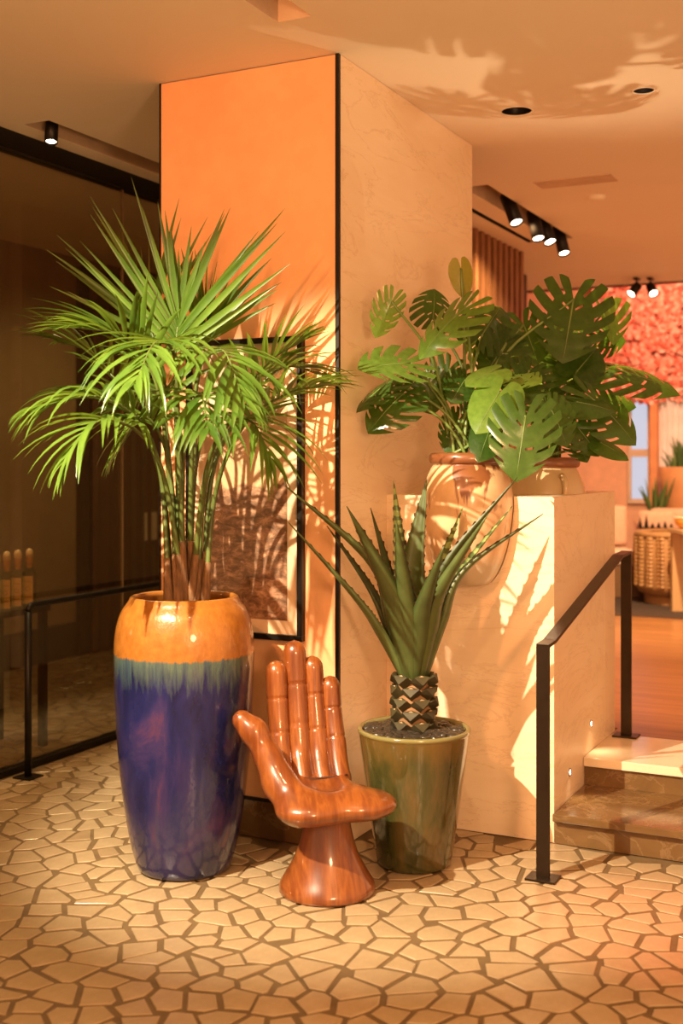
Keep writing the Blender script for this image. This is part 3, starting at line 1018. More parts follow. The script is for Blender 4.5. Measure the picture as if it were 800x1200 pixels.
# ---------------------------------------------------------------- jars sunk in the plinth with monsteras
def jar_mat():
    m = Mt('jar_clay')
    tc = m.n('ShaderNodeTexCoord'); sep = m.n('ShaderNodeSeparateXYZ'); m.l(tc.outputs['Object'], sep.inputs[0])
    v = m.coord('Object', (1, 1, .25))
    drip = m.noise(v, 7.5, 4, .6, .4)
    f = m.noise(m.coord('Object'), 8, 5)
    clay = m.ramp(f, [(.3, (0.55, 0.33, 0.17)), (.7, (0.74, 0.50, 0.29))])
    glaze = m.ramp(f, [(.3, (0.14, 0.045, 0.016)), (.7, (0.24, 0.085, 0.03))])
    k = m.math('ADD', sep.outputs[2], m.math('MULTIPLY', m.math('SUBTRACT', drip, .5), 1.5))
    c = m.mix(m.ramp(k, [(.49, (0, 0, 0)), (.53, (1, 1, 1))]), clay, glaze)
    c = m.mix(m.ramp(sep.outputs[2], [(.476, (0, 0, 0)), (.486, (1, 1, 1))]), c, glaze)
    low = m.ramp(sep.outputs[2], [(.08, (1, 1, 1)), (.14, (0, 0, 0))])
    c = m.mix(low, c, (0.50, 0.40, 0.27))
    m.color(c); m.set(.30, 0, .5, .4, .1); m.bump(f, .12, .006)
    return m.m
m_jar = jar_mat()
jprof = smooth_prof([(.06, .0), (.095, .012), (.135, .08), (.165, .18), (.181, .29), (.180, .37), (.165, .43), (.148, .468), (.140, .484)], 34)
jrim = smooth_prof([(.140, .484), (.152, .490), (.157, .505), (.153, .522), (.143, .530), (.130, .524), (.126, .50), (.128, .44)], 20)
J1 = W(548, 540, 4.78); J1.z = 1.002
J2 = W(637, 540, 5.20); J2.z = 0.985
jar_full = [(.0005, 0)] + jprof + jrim[1:]
# plinth with sockets
pl_o = link('wall_plinth', plinth_me, m_trav)
tag(pl_o, 'low travertine wall beside the steps', 'wall', kind='structure')
for J in (J1, J2):
    cut = MB().lathe([(.0005, -.003)] + [(r + .003, z) for r, z in jprof] + [(.160, .49), (.160, .60), (.0005, .60)], 48, M=Matrix.Translation(J))
    co = link('cutter', cut.mesh('cutter'))
    md = pl_o.modifiers.new('b', 'BOOLEAN'); md.object = co; md.operation = 'DIFFERENCE'; md.solver = 'EXACT'
    dg = bpy.context.evaluated_depsgraph_get()
    nm = bpy.data.meshes.new_from_object(pl_o.evaluated_get(dg))
    pl_o.modifiers.clear()
    pl_o.data = nm
    bpy.data.objects.remove(co)
endp.build('stone_panel', m_trav, pl_o)
mo1 = thing('potted_monstera', 'big monstera in the brown dripped jar set into the plinth face', 'potted plant', J1, group=None)
MB().lathe(jar_full, 56).build('jar', m_jar, mo1, True)
MB().lathe([(.129, .45), (.0005, .46)], 32).build('soil', m_soil, mo1, True)
mo2 = thing('potted_monstera', 'monstera in the pale loop-handled jar sunk in the plinth top', 'potted plant', J2)
m_jar2 = simple('pale_jar_clay', (0.72, 0.52, 0.30), .35, col2=(0.62, 0.42, 0.22), scale=6, coat=.3)
j2 = MB().lathe([(.0005, 0)] + jprof, 56).build('jar', m_jar2, mo2, True)
MB().lathe(jrim, 48).build('rim', simple('dark_clay_rim', (0.30, 0.11, 0.045), .4), j2, True)
MB().lathe([(.129, .45), (.0005, .46)], 32).build('soil', m_soil, mo2, True)
# loop handle towards the camera
hv = Vector((s_, -c_, 0)); hv = (Matrix.Rotation(math.radians(18), 3, 'Z') @ hv)
hpts = []
for k in range(17):
    a = math.pi * (k / 16) - math.pi / 2
    hpts.append(hv * (.160 + .035 * math.cos(a)) + Vector((0, 0, .395 + .055 * math.sin(a))))
MB().tube(hpts, .013, 10).build('handle', m_jar2, j2, True)

m_mon = leaf_mat('monstera_leaf', (0.013, 0.038, 0.006), (0.055, 0.120, 0.018), 0.21, 0.28, (0.16, 0.32, 0.02))
m_mon_l = leaf_mat('monstera_young_leaf', (0.07, 0.15, 0.02), (0.19, 0.34, 0.05), 0.22, 0.34, (0.30, 0.48, 0.05))
m_mon_y = leaf_mat('monstera_yellowing_leaf', (0.17, 0.19, 0.02), (0.30, 0.30, 0.05), 0.4, 0.4, (0.5, 0.5, 0.05))
m_pet = simple('monstera_petiole', (0.17, 0.25, 0.06), .4, col2=(0.10, 0.15, 0.03))
def monstera_mesh(seed, lobes=6, slit=.55, holes=True, droop=.5, fold=.35, curl=.0):
    """unit leaf: base at the origin, tip towards +Y (length about 1), face +Z"""
    r = random.Random(seed)
    NT = 9
    verts, faces, ix = [], [], {}
    cols = lobes * 5
    tcut = [r.uniform(slit - .12, slit + .12) for _ in range(lobes + 1)]
    TH = [0, 12, 28, 55, 90, 120, 150, 168]
    RR = [1.0, .90, .79, .64, .56, .52, .46, .34]
    def pos(s, t, side):
        # ease each lobe towards its own axis near the rim so the lobe ends are rounded
        lb = min(int(s * lobes), lobes - 1)
        mid_s = (lb + .42) / lobes
        if lb < lobes - 1 and slit < 1: s = mid_s + (s - mid_s) * (1 - .30 * t ** 5)
        th_ = 166 * (1 - s) ** .92
        rr = float(np.interp(th_, TH, RR))
        ox, oy = rr * math.sin(math.radians(th_)), rr * math.cos(math.radians(th_))
        y0 = .96 * s ** 1.15
        x = ox * t
        y = y0 + (oy - y0) * t + .10 * math.sin(math.pi * t) * (1 - abs(2 * s - 1))
        ph = (s * lobes) % 1.0
        z = -fold * .45 * x * abs(x) / max(abs(x), 1e-6) * .5 - fold * .5 * x * x + .022 * math.sin(math.pi * ph) * t * (1 if slit < 1 else .5)
        z -= droop * .34 * max(0, y) ** 2
        z += curl * (x * x) * 2.2
        return (side * x * .90, y, z)
    for side in (-1, 1):
        for i in range(cols + 1):
            for j in range(NT + 1):
                s, t = i / cols, j / NT
                if j == 0:
                    key = (0, i, 0)
                else: key = (side, i, j)
                if key not in ix:
                    ix[key] = len(verts); verts.append(pos(s, t, side))
        for i in range(cols):
            lobe, c = divmod(i, 5)
            for j in range(NT):
                t = (j + .5) / NT
                if c == 4 and lobe < lobes - 1 and t > tcut[lobe] : continue
                if holes and c == 2 and .16 < t < .36 and 0 < lobe < lobes - 2 and (lobe + seed) % 2 == 0: continue
                a = ix[(0 if j == 0 else side, i, j)]; b = ix[(0 if j == 0 else side, i + 1, j)]
                c2 = ix[(side, i + 1, j + 1)]; d2 = ix[(side, i, j + 1)]
                faces.append((a, b, c2, d2) if side > 0 else (a, d2, c2, b))
    return verts, faces
mon_variants = [monstera_mesh(1, 6, .52, True, .45, .3), monstera_mesh(2, 7, .60, True, .7, .5), monstera_mesh(3, 5, .45, True, .3, .1),
                monstera_mesh(4, 3, 1.3, False, .5, .6), monstera_mesh(5, 6, .35, True, .9, .7), monstera_mesh(6, 5, .4, False, .5, -.6, .5)]
mon_droop = [.45, .7, .3, .5, .9, .5]
mon_mesh = {}
def monstera_leaf(parent, PJ, base_px, tip_px, size_w, var, mat, face=None, stem_px=None, roll=0.0):
    """base and tip are (u, v, depth); the leaf is stretched from base to tip and turned to face 'face'"""
    b = W(*base_px); t = W(*tip_px)
    b = b.lerp(t, .16)
    L = (t - b).length
    y = (t - b).normalized()
    f = Vector(face) if face is not None else (Vector((0, 0, CAMZ)) - b).normalized() + Vector((0, 0, .5))
    z = (f - y * f.dot(y)).normalized()
    x = y.cross(z)
    M = Matrix((x, y, z)).transposed().to_4x4()
    M = M @ Matrix.Rotation(roll, 4, 'Y')
    key = (var, mat.name)
    if key not in mon_mesh:
        mb = MB().add(*mon_variants[var])
        me = mb.mesh('leaf'); me.materials.append(mat)
        for p in me.polygons: p.use_smooth = True
        mon_mesh[key] = me
    o = bpy.data.objects.new('leaf', mon_mesh[key])
    COL.objects.link(o); o.parent = parent
    o.matrix_local = Matrix.Translation(b - PJ) @ M @ Matrix.Diagonal((size_w, L, L * .8, 1))
    # midrib
    rb = MB().tube([(0, yy, .003 - mon_droop[var] * .34 * max(0, yy) ** 2) for yy in (-.01, .15, .3, .45, .6, .75, .9)], [.013, .011, .010, .008, .006, .004, .002], 5).build('midrib', m_pet, o, True)
    # petiole down into the jar
    e = Vector((random.uniform(-.05, .05), random.uniform(-.05, .05), .455))
    bl = b - PJ
    mids = [W(*q) - PJ for q in (stem_px or [])]
    if not mids:
        mids = [Vector((e.x * .6 + bl.x * .35, e.y * .6 + bl.y * .35, .455 + max(.09, (bl.z - .455) * .65)))]
    P = catmull([e, Vector((e.x * 1.3, e.y * 1.3, .52))] + mids + [bl], 20)
    MB().tube(P, [.0085 - .0035 * k / 20 for k in range(21)], 7).build('petiole', m_pet, parent, True)
D1 = depth(J1)
toC = Vector((s_, -c_, 0))
rgt = Vector((c_, s_, 0))
UP = Vector((0, 0, 1))
L1 = [
 # base (u,v,d) tip (u,v,d) width variant mat face
 ((674, 338, 4.85), (660, 422, 4.74), .34, 0, m_mon, toC + UP * .25 - rgt * .1),        # large leaf top right
 ((618, 474, 4.45), (604, 562, 4.36), .27, 0, m_mon, toC + UP * .55 - rgt * .15),       # front leaf over the rim
 ((492, 425, 4.60), (420, 428, 4.46), .24, 2, m_mon_l, toC * .9 + UP * .75 - rgt * .2),      # bright left leaf
 ((556, 352, 4.62), (486, 408, 4.55), .21, 4, m_mon_l, toC * .8 + UP * .7 - rgt * .3),  # upper left arm
 ((539, 308, 4.80), (546, 350, 4.80), .10, 3, m_mon_y, toC + rgt * .2),                 # yellow young leaf
 ((462, 345, 4.60), (442, 396, 4.60), .13, 4, m_mon_l, toC + UP * .1 + rgt * .3),       # curled left leaf
 ((480, 455, 4.66), (428, 500, 4.60), .23, 4, m_mon, toC + UP * .8 - rgt * .2),
 ((470, 440, 4.70), (412, 472, 4.66), .20, 4, m_mon, toC * .4 + UP - rgt * .3),
 ((498, 440, 4.75), (508, 486, 4.76), .19, 1, m_mon, toC + UP * .1),
 ((506, 380, 4.86), (512, 334, 4.92), .19, 4, m_mon, toC + UP * .2 + rgt * .2),
 ((590, 452, 4.52), (556, 505, 4.45), .20, 3, m_mon_l, toC + UP * .9 - rgt * .1),       # pale centre leaf
 ((585, 432, 4.62), (545, 448, 4.55), .16, 3, m_mon_l, toC * .5 + UP),
 ((560, 400, 4.80), (590, 352, 4.95), .24, 1, m_mon, toC + UP * .3),
 ((598, 395, 4.84), (566, 440, 4.76), .22, 1, m_mon, toC + UP * .5),
 ((610, 372, 4.90), (632, 425, 4.84), .24, 0, m_mon, toC + UP * .4 + rgt * .1),
 ((625, 428, 4.72), (596, 470, 4.62), .22, 1, m_mon, toC + UP * .7),
 ((530, 425, 4.84), (506, 470, 4.82), .20, 0, m_mon, toC + UP * .3 - rgt * .2),
 ((540, 485, 4.78), (522, 530, 4.74), .15, 1, m_mon, toC + UP * .3 - rgt * .3),
 ((575, 500, 4.66), (560, 540, 4.60), .14, 3, m_mon, toC + UP * .6),
 ((548, 440, 4.72), (528, 470, 4.66), .16, 1, m_mon, toC + UP * .6),
 ((640, 470, 4.56), (668, 520, 4.50), .20, 1, m_mon, toC + UP * .7 + rgt * .2),
]
L2 = [
 ((705, 358, 5.05), (722, 402, 4.98), .17, 5, m_mon_l, toC + UP * .2 + rgt * .5),       # bright curled right leaf
 ((700, 430, 4.90), (800, 446, 4.80), .26, 4, m_mon, toC * .6 + UP - rgt * .1),         # fingered leaf reaching right
 ((672, 440, 4.85), (700, 405, 4.9), .20, 3, m_mon, toC + UP * .7),
 ((678, 455, 4.80), (752, 512, 4.72), .25, 4, m_mon, toC + UP * .6 + rgt * .2),
 ((668, 470, 4.76), (722, 478, 4.70), .19, 3, m_mon, toC * .6 + UP * .9),
 ((655, 478, 4.78), (706, 530, 4.72), .19, 1, m_mon, toC + UP * .5 + rgt * .2),
 ((698, 516, 4.76), (738, 536, 4.70), .11, 3, m_mon, toC * .7 + UP),
 ((650, 420, 4.96), (690, 455, 4.92), .24, 0, m_mon, toC + UP * .5),
 ((640, 400, 5.02), (606, 440, 5.0), .24, 1, m_mon_l, toC + UP * .4),
 ((635, 455, 4.96), (648, 500, 4.9), .22, 0, m_mon, toC + UP * .4),
 ((690, 400, 5.05), (732, 395, 5.0), .18, 4, m_mon, toC + UP * .6),
 ((655, 470, 5.02), (625, 500, 5.0), .20, 1, m_mon_l, toC + UP * .4),
 ((700, 470, 4.95), (745, 470, 4.9), .18, 4, m_mon, toC * .7 + UP * .9),
 ((668, 505, 4.92), (690, 540, 4.88), .13, 1, m_mon, toC + UP * .6),
]
L2 += [((640, 425, 5.12), (668, 398, 5.08), .20, 1, m_mon_l, UP + toC * .5), ((655, 440, 5.22), (625, 408, 5.2), .22, 0, m_mon_l, UP + toC * .4),  # extra leaves, added over the uplight to break its beam on the ceiling
 ((628, 448, 5.06), (600, 452, 5.0), .18, 1, m_mon_l, UP + toC * .6), ((668, 448, 5.08), (706, 440, 5.0), .20, 1, m_mon, UP + toC * .6),
 ((650, 400, 5.25), (678, 372, 5.3), .22, 0, m_mon, UP + toC * .5), ((620, 415, 5.25), (596, 380, 5.3), .22, 1, m_mon, UP + toC * .5)]
L1 += [((578, 420, 4.9), (548, 392, 4.95), .18, 1, m_mon_l, UP + toC * .8), ((600, 440, 4.7), (634, 446, 4.62), .17, 0, m_mon_l, UP + toC * .8),
 ((560, 470, 4.7), (588, 486, 4.6), .15, 1, m_mon, UP * .7 + toC)]
random.seed(21)
for b, t, w, var, mat, face in L1: monstera_leaf(mo1, J1, b, t, w, var, mat, face)
for b, t, w, var, mat, face in L2: monstera_leaf(mo2, J2, b, t, w, var, mat, face)
lamp('planter_uplight', 'SPOT', J2 + Vector((.0, .10, .55)), 44, (1.0, .76, .46), J2 + Vector((.55, -.60, 2.0)), .008, 110, 1.0)

# ---------------------------------------------------------------- framed print on the pillar
FX0, FX1 = onY(222, 0, PY0).x, onY(357.5, 0, PY0).x
FZ1, FZ0 = onY(300, 397, PY0).z, onY(340, 750, PY0).z
fp = thing('framed_print', 'tall black framed print of a rocky red landscape on the pillar', 'framed picture', ((FX0 + FX1) / 2, PY0, FZ0))
hw, hh = (FX1 - FX0) / 2, FZ1 - FZ0
def print_mat():
    m = Mt('landscape_print')
    tc = m.n('ShaderNodeTexCoord'); sep = m.n('ShaderNodeSeparateXYZ'); m.l(tc.outputs['Object'], sep.inputs[0])
    v = m.coord('Object', (1, 1, 1.8))
    f = m.noise(v, 17, 7, .68, .6)
    g = m.noise(m.coord('Object', (1, 1, 5)), 7, 4, .6, .5)
    rock = m.ramp(f, [(.30, (0.05, 0.022, 0.013)), (.48, (0.24, 0.12, 0.07)), (.60, (0.50, 0.27, 0.17)), (.72, (0.72, 0.46, 0.31))])
    rock = m.mix(m.ramp(g, [(.48, (0, 0, 0)), (.62, (.45, .45, .45))]), rock, (0.07, 0.035, 0.02))
    sky = m.ramp(sep.outputs[2], [(.60, (0.62, 0.40, 0.24)), (.95, (0.48, 0.31, 0.19))])
    edge = m.math('ADD', sep.outputs[2], m.math('MULTIPLY', m.math('SUBTRACT', m.noise(m.coord('Object', (1, 1, .2)), 12, 5, .6), .5), .10))
    m.color(m.mix(m.ramp(edge, [(.600, (0, 0, 0)), (.608, (1, 1, 1))]), rock, sky))
    m.set(.5)
    return m.m
fw = .022
for lo_, hi_ in (((-hw, -.030, 0), (hw, 0, fw)), ((-hw, -.030, hh - fw), (hw, 0, hh)), ((-hw, -.030, fw), (-hw + fw, 0, hh - fw)), ((hw - fw, -.030, fw), (hw, 0, hh - fw))):
    MB().box(lo_, hi_).build('frame_bar', m_black, fp, bevel=.002)
MB().box((-hw + fw, -.010, fw), (hw - fw, -.002, hh - fw)).build('mat_board', simple('mat_board', (0.83, 0.60, 0.42), .7), fp)
pz0, pz1 = onY(320, 726, PY0).z - FZ0, onY(320, 477, PY0).z - FZ0
MB().box((onY(241, 0, PY0).x - (FX0 + FX1) / 2, -.0115, pz0), (onY(338, 0, PY0).x - (FX0 + FX1) / 2, -.0105, pz1)).build('print', print_mat(), fp)
MB().box((-hw + fw, -.018, fw), (hw - fw, -.015, hh - fw)).build('glazing', glass_mat('picture_glass', (.98, .98, .96), .01, .0, 1.0), fp)

# ---------------------------------------------------------------- hand rails
def flat_bar(pts, w, t, mat, name, parent, axis=Vector((1, 0, 0))):
    """bar of width w along 'axis', thickness t, swept through pts with mitred corners"""
    pts = [Vector(p) for p in pts]
    vs = []
    for i, p in enumerate(pts):
        a = (p - pts[i - 1]).normalized() if i else (pts[1] - p).normalized()
        b = (pts[i + 1] - p).normalized() if i < len(pts) - 1 else a
        tan = (a + b).normalized()
        nn_ = tan.cross(axis).normalized()
        k = t / 2 / max(.3, nn_.dot(a.cross(axis).normalized()))
        vs += [p - axis * w / 2 - nn_ * k, p + axis * w / 2 - nn_ * k, p + axis * w / 2 + nn_ * k, p - axis * w / 2 + nn_ * k]
    fs = [(3, 2, 1, 0)]
    for i in range(len(pts) - 1):
        for j in range(4):
            a, b = i * 4 + j, i * 4 + (j + 1) % 4
            fs.append((a, b, b + 4, a + 4))
    e = (len(pts) - 1) * 4
    fs.append((e, e + 1, e + 2, e + 3))
    return MB().add(vs, fs).build(name, mat, parent, bevel=.0015)
RX, RY0, RY1, RH = -1.240, 4.135, 5.44, .842
hr = thing('stair_handrail', 'dark bronze flat-bar handrail beside the marble steps', 'handrail', (RX, RY0, 0))
flat_bar([(0, 0, .006), (0, 0, RH)], .048, .014, m_bronze, 'post', hr)
flat_bar([(0, RY1 - RY0, SZ2 + .006), (0, RY1 - RY0, SZ2 + RH - .004)], .048, .014, m_bronze, 'post', hr)
flat_bar([(0, -.007, RH - .006), (0, .085, RH), (0, RY1 - RY0 - .16, RH + SZ2 - .006), (0, RY1 - RY0 + .007, RH + SZ2)], .048, .013, m_bronze, 'rail', hr)
MB().box((-.055, -.045, 0), (.055, .045, .008)).build('base_plate', m_bronze, hr, bevel=.0015)
MB().box((-.055, RY1 - RY0 - .045, SZ2), (.055, RY1 - RY0 + .045, SZ2 + .008)).build('base_plate', m_bronze, hr, bevel=.0015)
pb = onfloor(33, 911)
hr2 = thing('glass_handrail', 'slim black handrail running along the glass partition', 'handrail', pb)
LR = .815
rp = [(0, 0, .006), (0, 0, LR - .03), (0, .008, LR - .008), (0, .03, LR), (-.02, 1.5, LR), (-.02, 3.4, LR)]
MB().tube([rp[0], rp[1]], .017, 10).build('post', m_black, hr2, True)
MB().tube([rp[1], (0, .004, LR - .014), (0, .014, LR - .004), rp[3], rp[4], rp[5]], .015, 10).build('rail', m_black, hr2, True)
MB().tube([(-.02, 1.72, .006), (-.02, 1.72, LR)], .017, 10).build('post', m_black, hr2, True)
MB().tube([(-.02, 3.38, .006), (-.02, 3.38, LR)], .017, 10).build('post', m_black, hr2, True)
for yy, xx in ((0, 0), (1.72, -.02), (3.38, -.02)):
    MB().box((xx - .05, yy - .05, 0), (xx + .05, yy + .05, .007)).build('base_plate', m_black, hr2)

# ---------------------------------------------------------------- console table with bottles behind the glass
cpos = W(8, 712, 6.15)
ct = thing('console_table', 'slim dark console table carrying bottles behind the glass', 'table', (cpos.x, cpos.y, 0))
tz = cpos.z
# table runs along Y; the near end is out of frame to the left
MB().box((-.22, -1.0, tz - .03), (.12, .20, tz)).build('table_top', m_black, ct)
for x, y in ((-.20, -.97), (.10, -.97), (-.20, .16), (.10, .16)):
    MB().box((x - .018, y - .018, 0), (x + .018, y + .018, tz - .03)).build('leg', m_black, ct)
m_bglass = glass_mat('bottle_glass', (.86, .93, .78), .02, .04, 1.0)
m_blabel = simple('bottle_label', (0.72, 0.52, 0.26), .6, col2=(0.66, 0.44, 0.2), scale=8)
m_bmark = simple('label_mark', (0.42, 0.22, 0.07), .6)
m_cork = simple('bottle_stopper', (0.70, 0.55, 0.34), .5)
def bottle(pos, label, group):
    t = thing('bottle', label, 'bottle', pos, YAW, group)
    s = .029
    def sq(hw_, z): return [(-hw_, -hw_, z), (hw_, -hw_, z), (hw_, hw_, z), (-hw_, hw_, z)]
    levels = [(s - .004, 0), (s, .006), (s, .175), (s - .006, .19), (.016, .205), (.013, .212)]
    vs = [p for hw_, z in levels for p in sq(hw_, z)]
    fs = [(3, 2, 1, 0)]
    for i in range(len(levels) - 1):
        for j in range(4):
            a, b = 4 * i + j, 4 * i + (j + 1) % 4
            fs.append((a, b, b + 4, a + 4))
    MB().add(vs, fs).build('body', m_bglass, t)
    MB().lathe([(.013, .205), (.013, .225), (.0165, .226), (.0165, .262)], 16).build('neck_wrap', simple('neck_wrap', (0.66, 0.40, 0.18), .5), t, True)
    MB().lathe([(.018, .262), (.020, .268), (.020, .285), (.014, .302), (.0005, .308)], 16).build('stopper', m_cork, t, True)
    lb = MB().box((-s + .004, -s - .0012, .022), (s - .004, -s - .0003, .165)).build('label_paper', m_blabel, t)
    MB().lathe([(.012, 0), (.009, 0)], 20, M=Matrix.Translation((0, -s - .0018, .10)) @ Matrix.Rotation(math.pi / 2, 4, 'X')).build('ring_mark', m_bmark, lb)
    MB().box((-.018, -s - .0019, .055), (.018, -s - .0013, .060)).box((-.018, -s - .0019, .135), (.018, -s - .0013, .138)).build('line_mark', m_bmark, lb)
for k, (u, dd) in enumerate(((34.5, 6.16), (21, 6.06), (8, 5.96), (-4, 5.86))):
    p = W(u, 712, dd); p.z = tz
    bottle(p, ('square clear bottle ending the row on the console, closest to the palm', 'second square bottle in the console row counted from the palm', 'third square bottle in the console row counted from the palm', 'fourth square bottle in the console row, farthest from the palm')[k], 'bottles behind the glass')
# light switch
sp = onX(168, 617, CW)
swt = thing('light_switch', 'pale square wall switch plate beyond the glass', 'switch', (CW + .072, sp.y, sp.z - .11))
pp_ = MB().box((0, -.085, 0), (.012, .085, .23)).build('plate', simple('switch_plate', (0.85, 0.78, 0.6), .5), swt, bevel=.003)
MB().box((.012, -.045, .06), (.018, .045, .17)).build('rocker', simple('switch_rocker', (0.8, 0.72, 0.55), .5), swt, bevel=.002)
# post that carries the switch
kp = MB().box((CW + .03, sp.y - .35, 0), (CW + .072, sp.y + 1.2, CEIL)).build('wall_switch_pier', simple('grey_brown_paint', (0.17, 0.12, 0.075), .7))
tag(kp, 'grey brown wall pier behind the glass', 'wall', kind='structure')

# ---------------------------------------------------------------- ceiling fittings
def track_spot(pos, target, label, group=None, power=0, col=WARM, ang=50, length=.17, r=.036):
    t = thing('track_spotlight', label, 'spotlight', pos, 0, group)
    dv_ = (Vector(target) - Vector(pos)).normalized()
    M = Matrix.Translation(dv_ * .02 + Vector((0, 0, -.075))) @ dv_.to_track_quat('Z', 'Y').to_matrix().to_4x4()
    MB().box((-.02, -.05, -.02), (.02, .05, 0)).build('track_adapter', m_black, t)
    MB().box((-.006, -.006, -.085), (.006, .006, -.02)).build('arm', m_black, t)
    hs = MB().lathe([(.0005, -.04), (r * .9, -.04), (r, -.03), (r, length - .04), (r * .86, length - .04), (r * .84, length - .06)], 24, M=M).build('housing', m_black, t, True)
    MB().lathe([(r * .84, length - .052), (.0005, length - .052)], 24, M=M).build('lens', m_lamp_glow, hs)
    return t
lz = CEIL + .115
track_spot((-3.715, 4.42, CEIL + .10), (-3.2, 3.6, 0), 'black track spotlight in the slot above the glass partition', length=.125, r=.031)
track_spot((-3.715, 6.3, CEIL + .10), (-3.2, 5.6, 0), 'black track spotlight deep in the passage slot', length=.15)
for k, u in enumerate((594, 624, 634, 654)):
    p = onX(u, 250, -2.325)
    track_spot((-2.325, p.y, CEIL + .125), (-2.325 + (.9 if k % 2 else 1.3), p.y - (.9 if k < 3 else .8), 0.3), ('black cylinder spotlight nearest the pillar in the slot before the timber slats', 'second black cylinder spotlight from the pillar in the slatted-wall slot', 'third black cylinder spotlight from the pillar in the slatted-wall slot', 'black cylinder spotlight farthest from the pillar in the slatted-wall slot')[k], 'spotlights near the slats', length=.22, r=.042)
for k, (x, y, r, hh_) in enumerate(cans):
    t = thing('recessed_downlight', ('large' if k == 0 else 'small') + ' round recessed downlight in the ceiling', 'downlight', (x, y, CEIL))
    MB().lathe([(r + .006, -.001), (r + .006, -.003), (r - .003, -.003), (r - .003, .0)], 32).build('trim_ring', m_ceiling, t, True)
    cn = MB().lathe([(r - .001, -.002), (r - .004, .10), (.0005, .10)], 32).build('can', m_black, t, True)
    if k == 1: MB().lathe([(.020, .045), (.012, .05), (.0005, .05)], 16, M=Matrix.Translation((.0, .0, 0))).build('lens', m_lamp_glow, cn)
vg = thing('ceiling_access_panel', 'flush rectangular access panel in the ceiling', 'ceiling panel', (-1.78, 6.56, CEIL))
MB().box((-.22, -.09, -.004), (.22, .09, 0)).build('panel', simple('panel_paint', (0.70, 0.50, 0.33), .7), vg)
sd_ = W(699, 230, F * (CEIL - CAMZ) / (HY - 230))
sdt = thing('smoke_detector', 'small round smoke detector on the ceiling', 'smoke detector', sd_)
MB().lathe([(.05, 0), (.05, -.012), (.04, -.022), (.0005, -.024)], 28).build('cover', m_ceiling, sdt, True)
MB().lathe([(.054, 0), (.054, -.005), (.05, -.005)], 28).build('base_ring', m_ceiling, sdt, True)

# step lights in the plinth side
for u, v in ((692, 848), (667, 905)):
    p = onX(u, v, LX1)
    t = thing('step_light', ('upper' if v < 870 else 'lower') + ' tiny round step light in the travertine side wall', 'step light', (LX1, p.y, p.z))
    M = Matrix.Rotation(math.pi / 2, 4, 'Y')
    MB().lathe([(.017, 0), (.017, .004), (.011, .004)], 20, M=M).build('bezel', simple('steel_bezel', (.6, .5, .4), .3, .9), t, True)
    MB().lathe([(.011, .002), (.0005, .002)], 16, M=M).build('lens', m_step_glow, t)
    lamp('step_glow', 'SPOT', (LX1 + .012, p.y, p.z), 1.2, (1, .78, .48), (LX1 + .4, p.y - .1, p.z - .5), .01, 120, .9)

# ================================================================== FAR LOUNGE
UF = SZ2
lamp('lounge_fill_light', 'SPOT', (-1.6, 8.6, 3.0), 700, (1.0, .66, .34), (-2.0, 10.2, UF), .05, 110, .8)  # added fill, the lounge is too dark without it
lamp('lounge_floor_spot_light', 'SPOT', (-1.2, 6.4, 3.0), 420, (1.0, .50, .20), (-1.5, 7.4, UF), .02, 80, .6)
lamp('flower_fill_light', 'SPOT', (-2.2, 10.95, 3.3), 150, (1.0, .45, .26), (-2.4, 12.5, 2.6), .05, 140, .8)  # added fill to brighten the flower panel
lamp('slat_wash_light', 'SPOT', (-2.32, 7.4, 3.05), 90, (1.0, .66, .34), (-2.75, 7.7, 1.6), .03, 110, .7)

# window and curtain on the far wall
wx0, wx1 = onY(736, 0, 12.58).x, onY(763, 0, 12.58).x
wz0, wz1 = 1.05, onY(750, 452, 12.58).z
wn = thing('window_2', 'narrow pale framed window on the far salmon wall', 'window', ((wx0 + wx1) / 2, 12.60, wz0), kind='structure')
m_wframe = simple('pale_window_frame', (0.70, 0.52, 0.40), .5)
m_sky_pane = emit('daylight_pane', (0.80, 0.80, 0.95), .75)
w2 = (wx1 - wx0) / 2; wh = wz1 - wz0
zm = onY(750, 531, 12.58).z - wz0
for lo_, hi_ in (((-w2, -.05, 0), (-w2 + .035, 0, wh)), ((w2 - .035, -.05, 0), (w2, 0, wh)), ((-w2 + .035, -.05, wh - .05), (w2 - .035, 0, wh)), ((-w2 + .035, -.05, zm - .04), (w2 - .035, 0, zm + .04)), ((-w2 + .035, -.05, 0), (w2 - .035, 0, .05))):
    MB().box(lo_, hi_).build('frame_bar', m_wframe, wn)
for z0, z1 in ((.05, zm - .04), (zm + .04, wh - .05)):
    MB().box((-w2 + .035, -.015, z0), (w2 - .035, -.008, z1)).build('pane', m_sky_pane, wn)
cx0, cx1 = onY(771, 0, 12.45).x, onY(845, 0, 12.45).x
n = 60
vs = []
for k in range(n + 1):
    x = (cx1 - cx0) * k / n
    y = .035 * math.sin(k * 1.25)
    vs += [(x, y, 0), (x, y, 2.25 - UF)]
cur = thing('sheer_curtain', 'white sheer curtain hanging beside the far window', 'curtain', (cx0, 12.46, UF))
MB().add(vs, [(2 * k, 2 * k + 2, 2 * k + 3, 2 * k + 1) for k in range(n)]).build('cloth', simple('sheer_white', (0.86, 0.80, 0.80), .8), cur, True)
MB().tube([(-.1, 0, 2.25 - UF), (cx1 - cx0 + .1, 0, 2.25 - UF)], .018, 10).build('rod', m_slat, cur, True)
pc = MB().box((onY(762, 0, 12.4).x, 12.36, UF), (onY(770.5, 0, 12.4).x, 12.6, 2.10)).build('trim_2', simple('orange_column_paint', (0.78, 0.32, 0.14), .6))
tag(pc, 'narrow orange column between the far window and curtain', 'column', kind='structure')

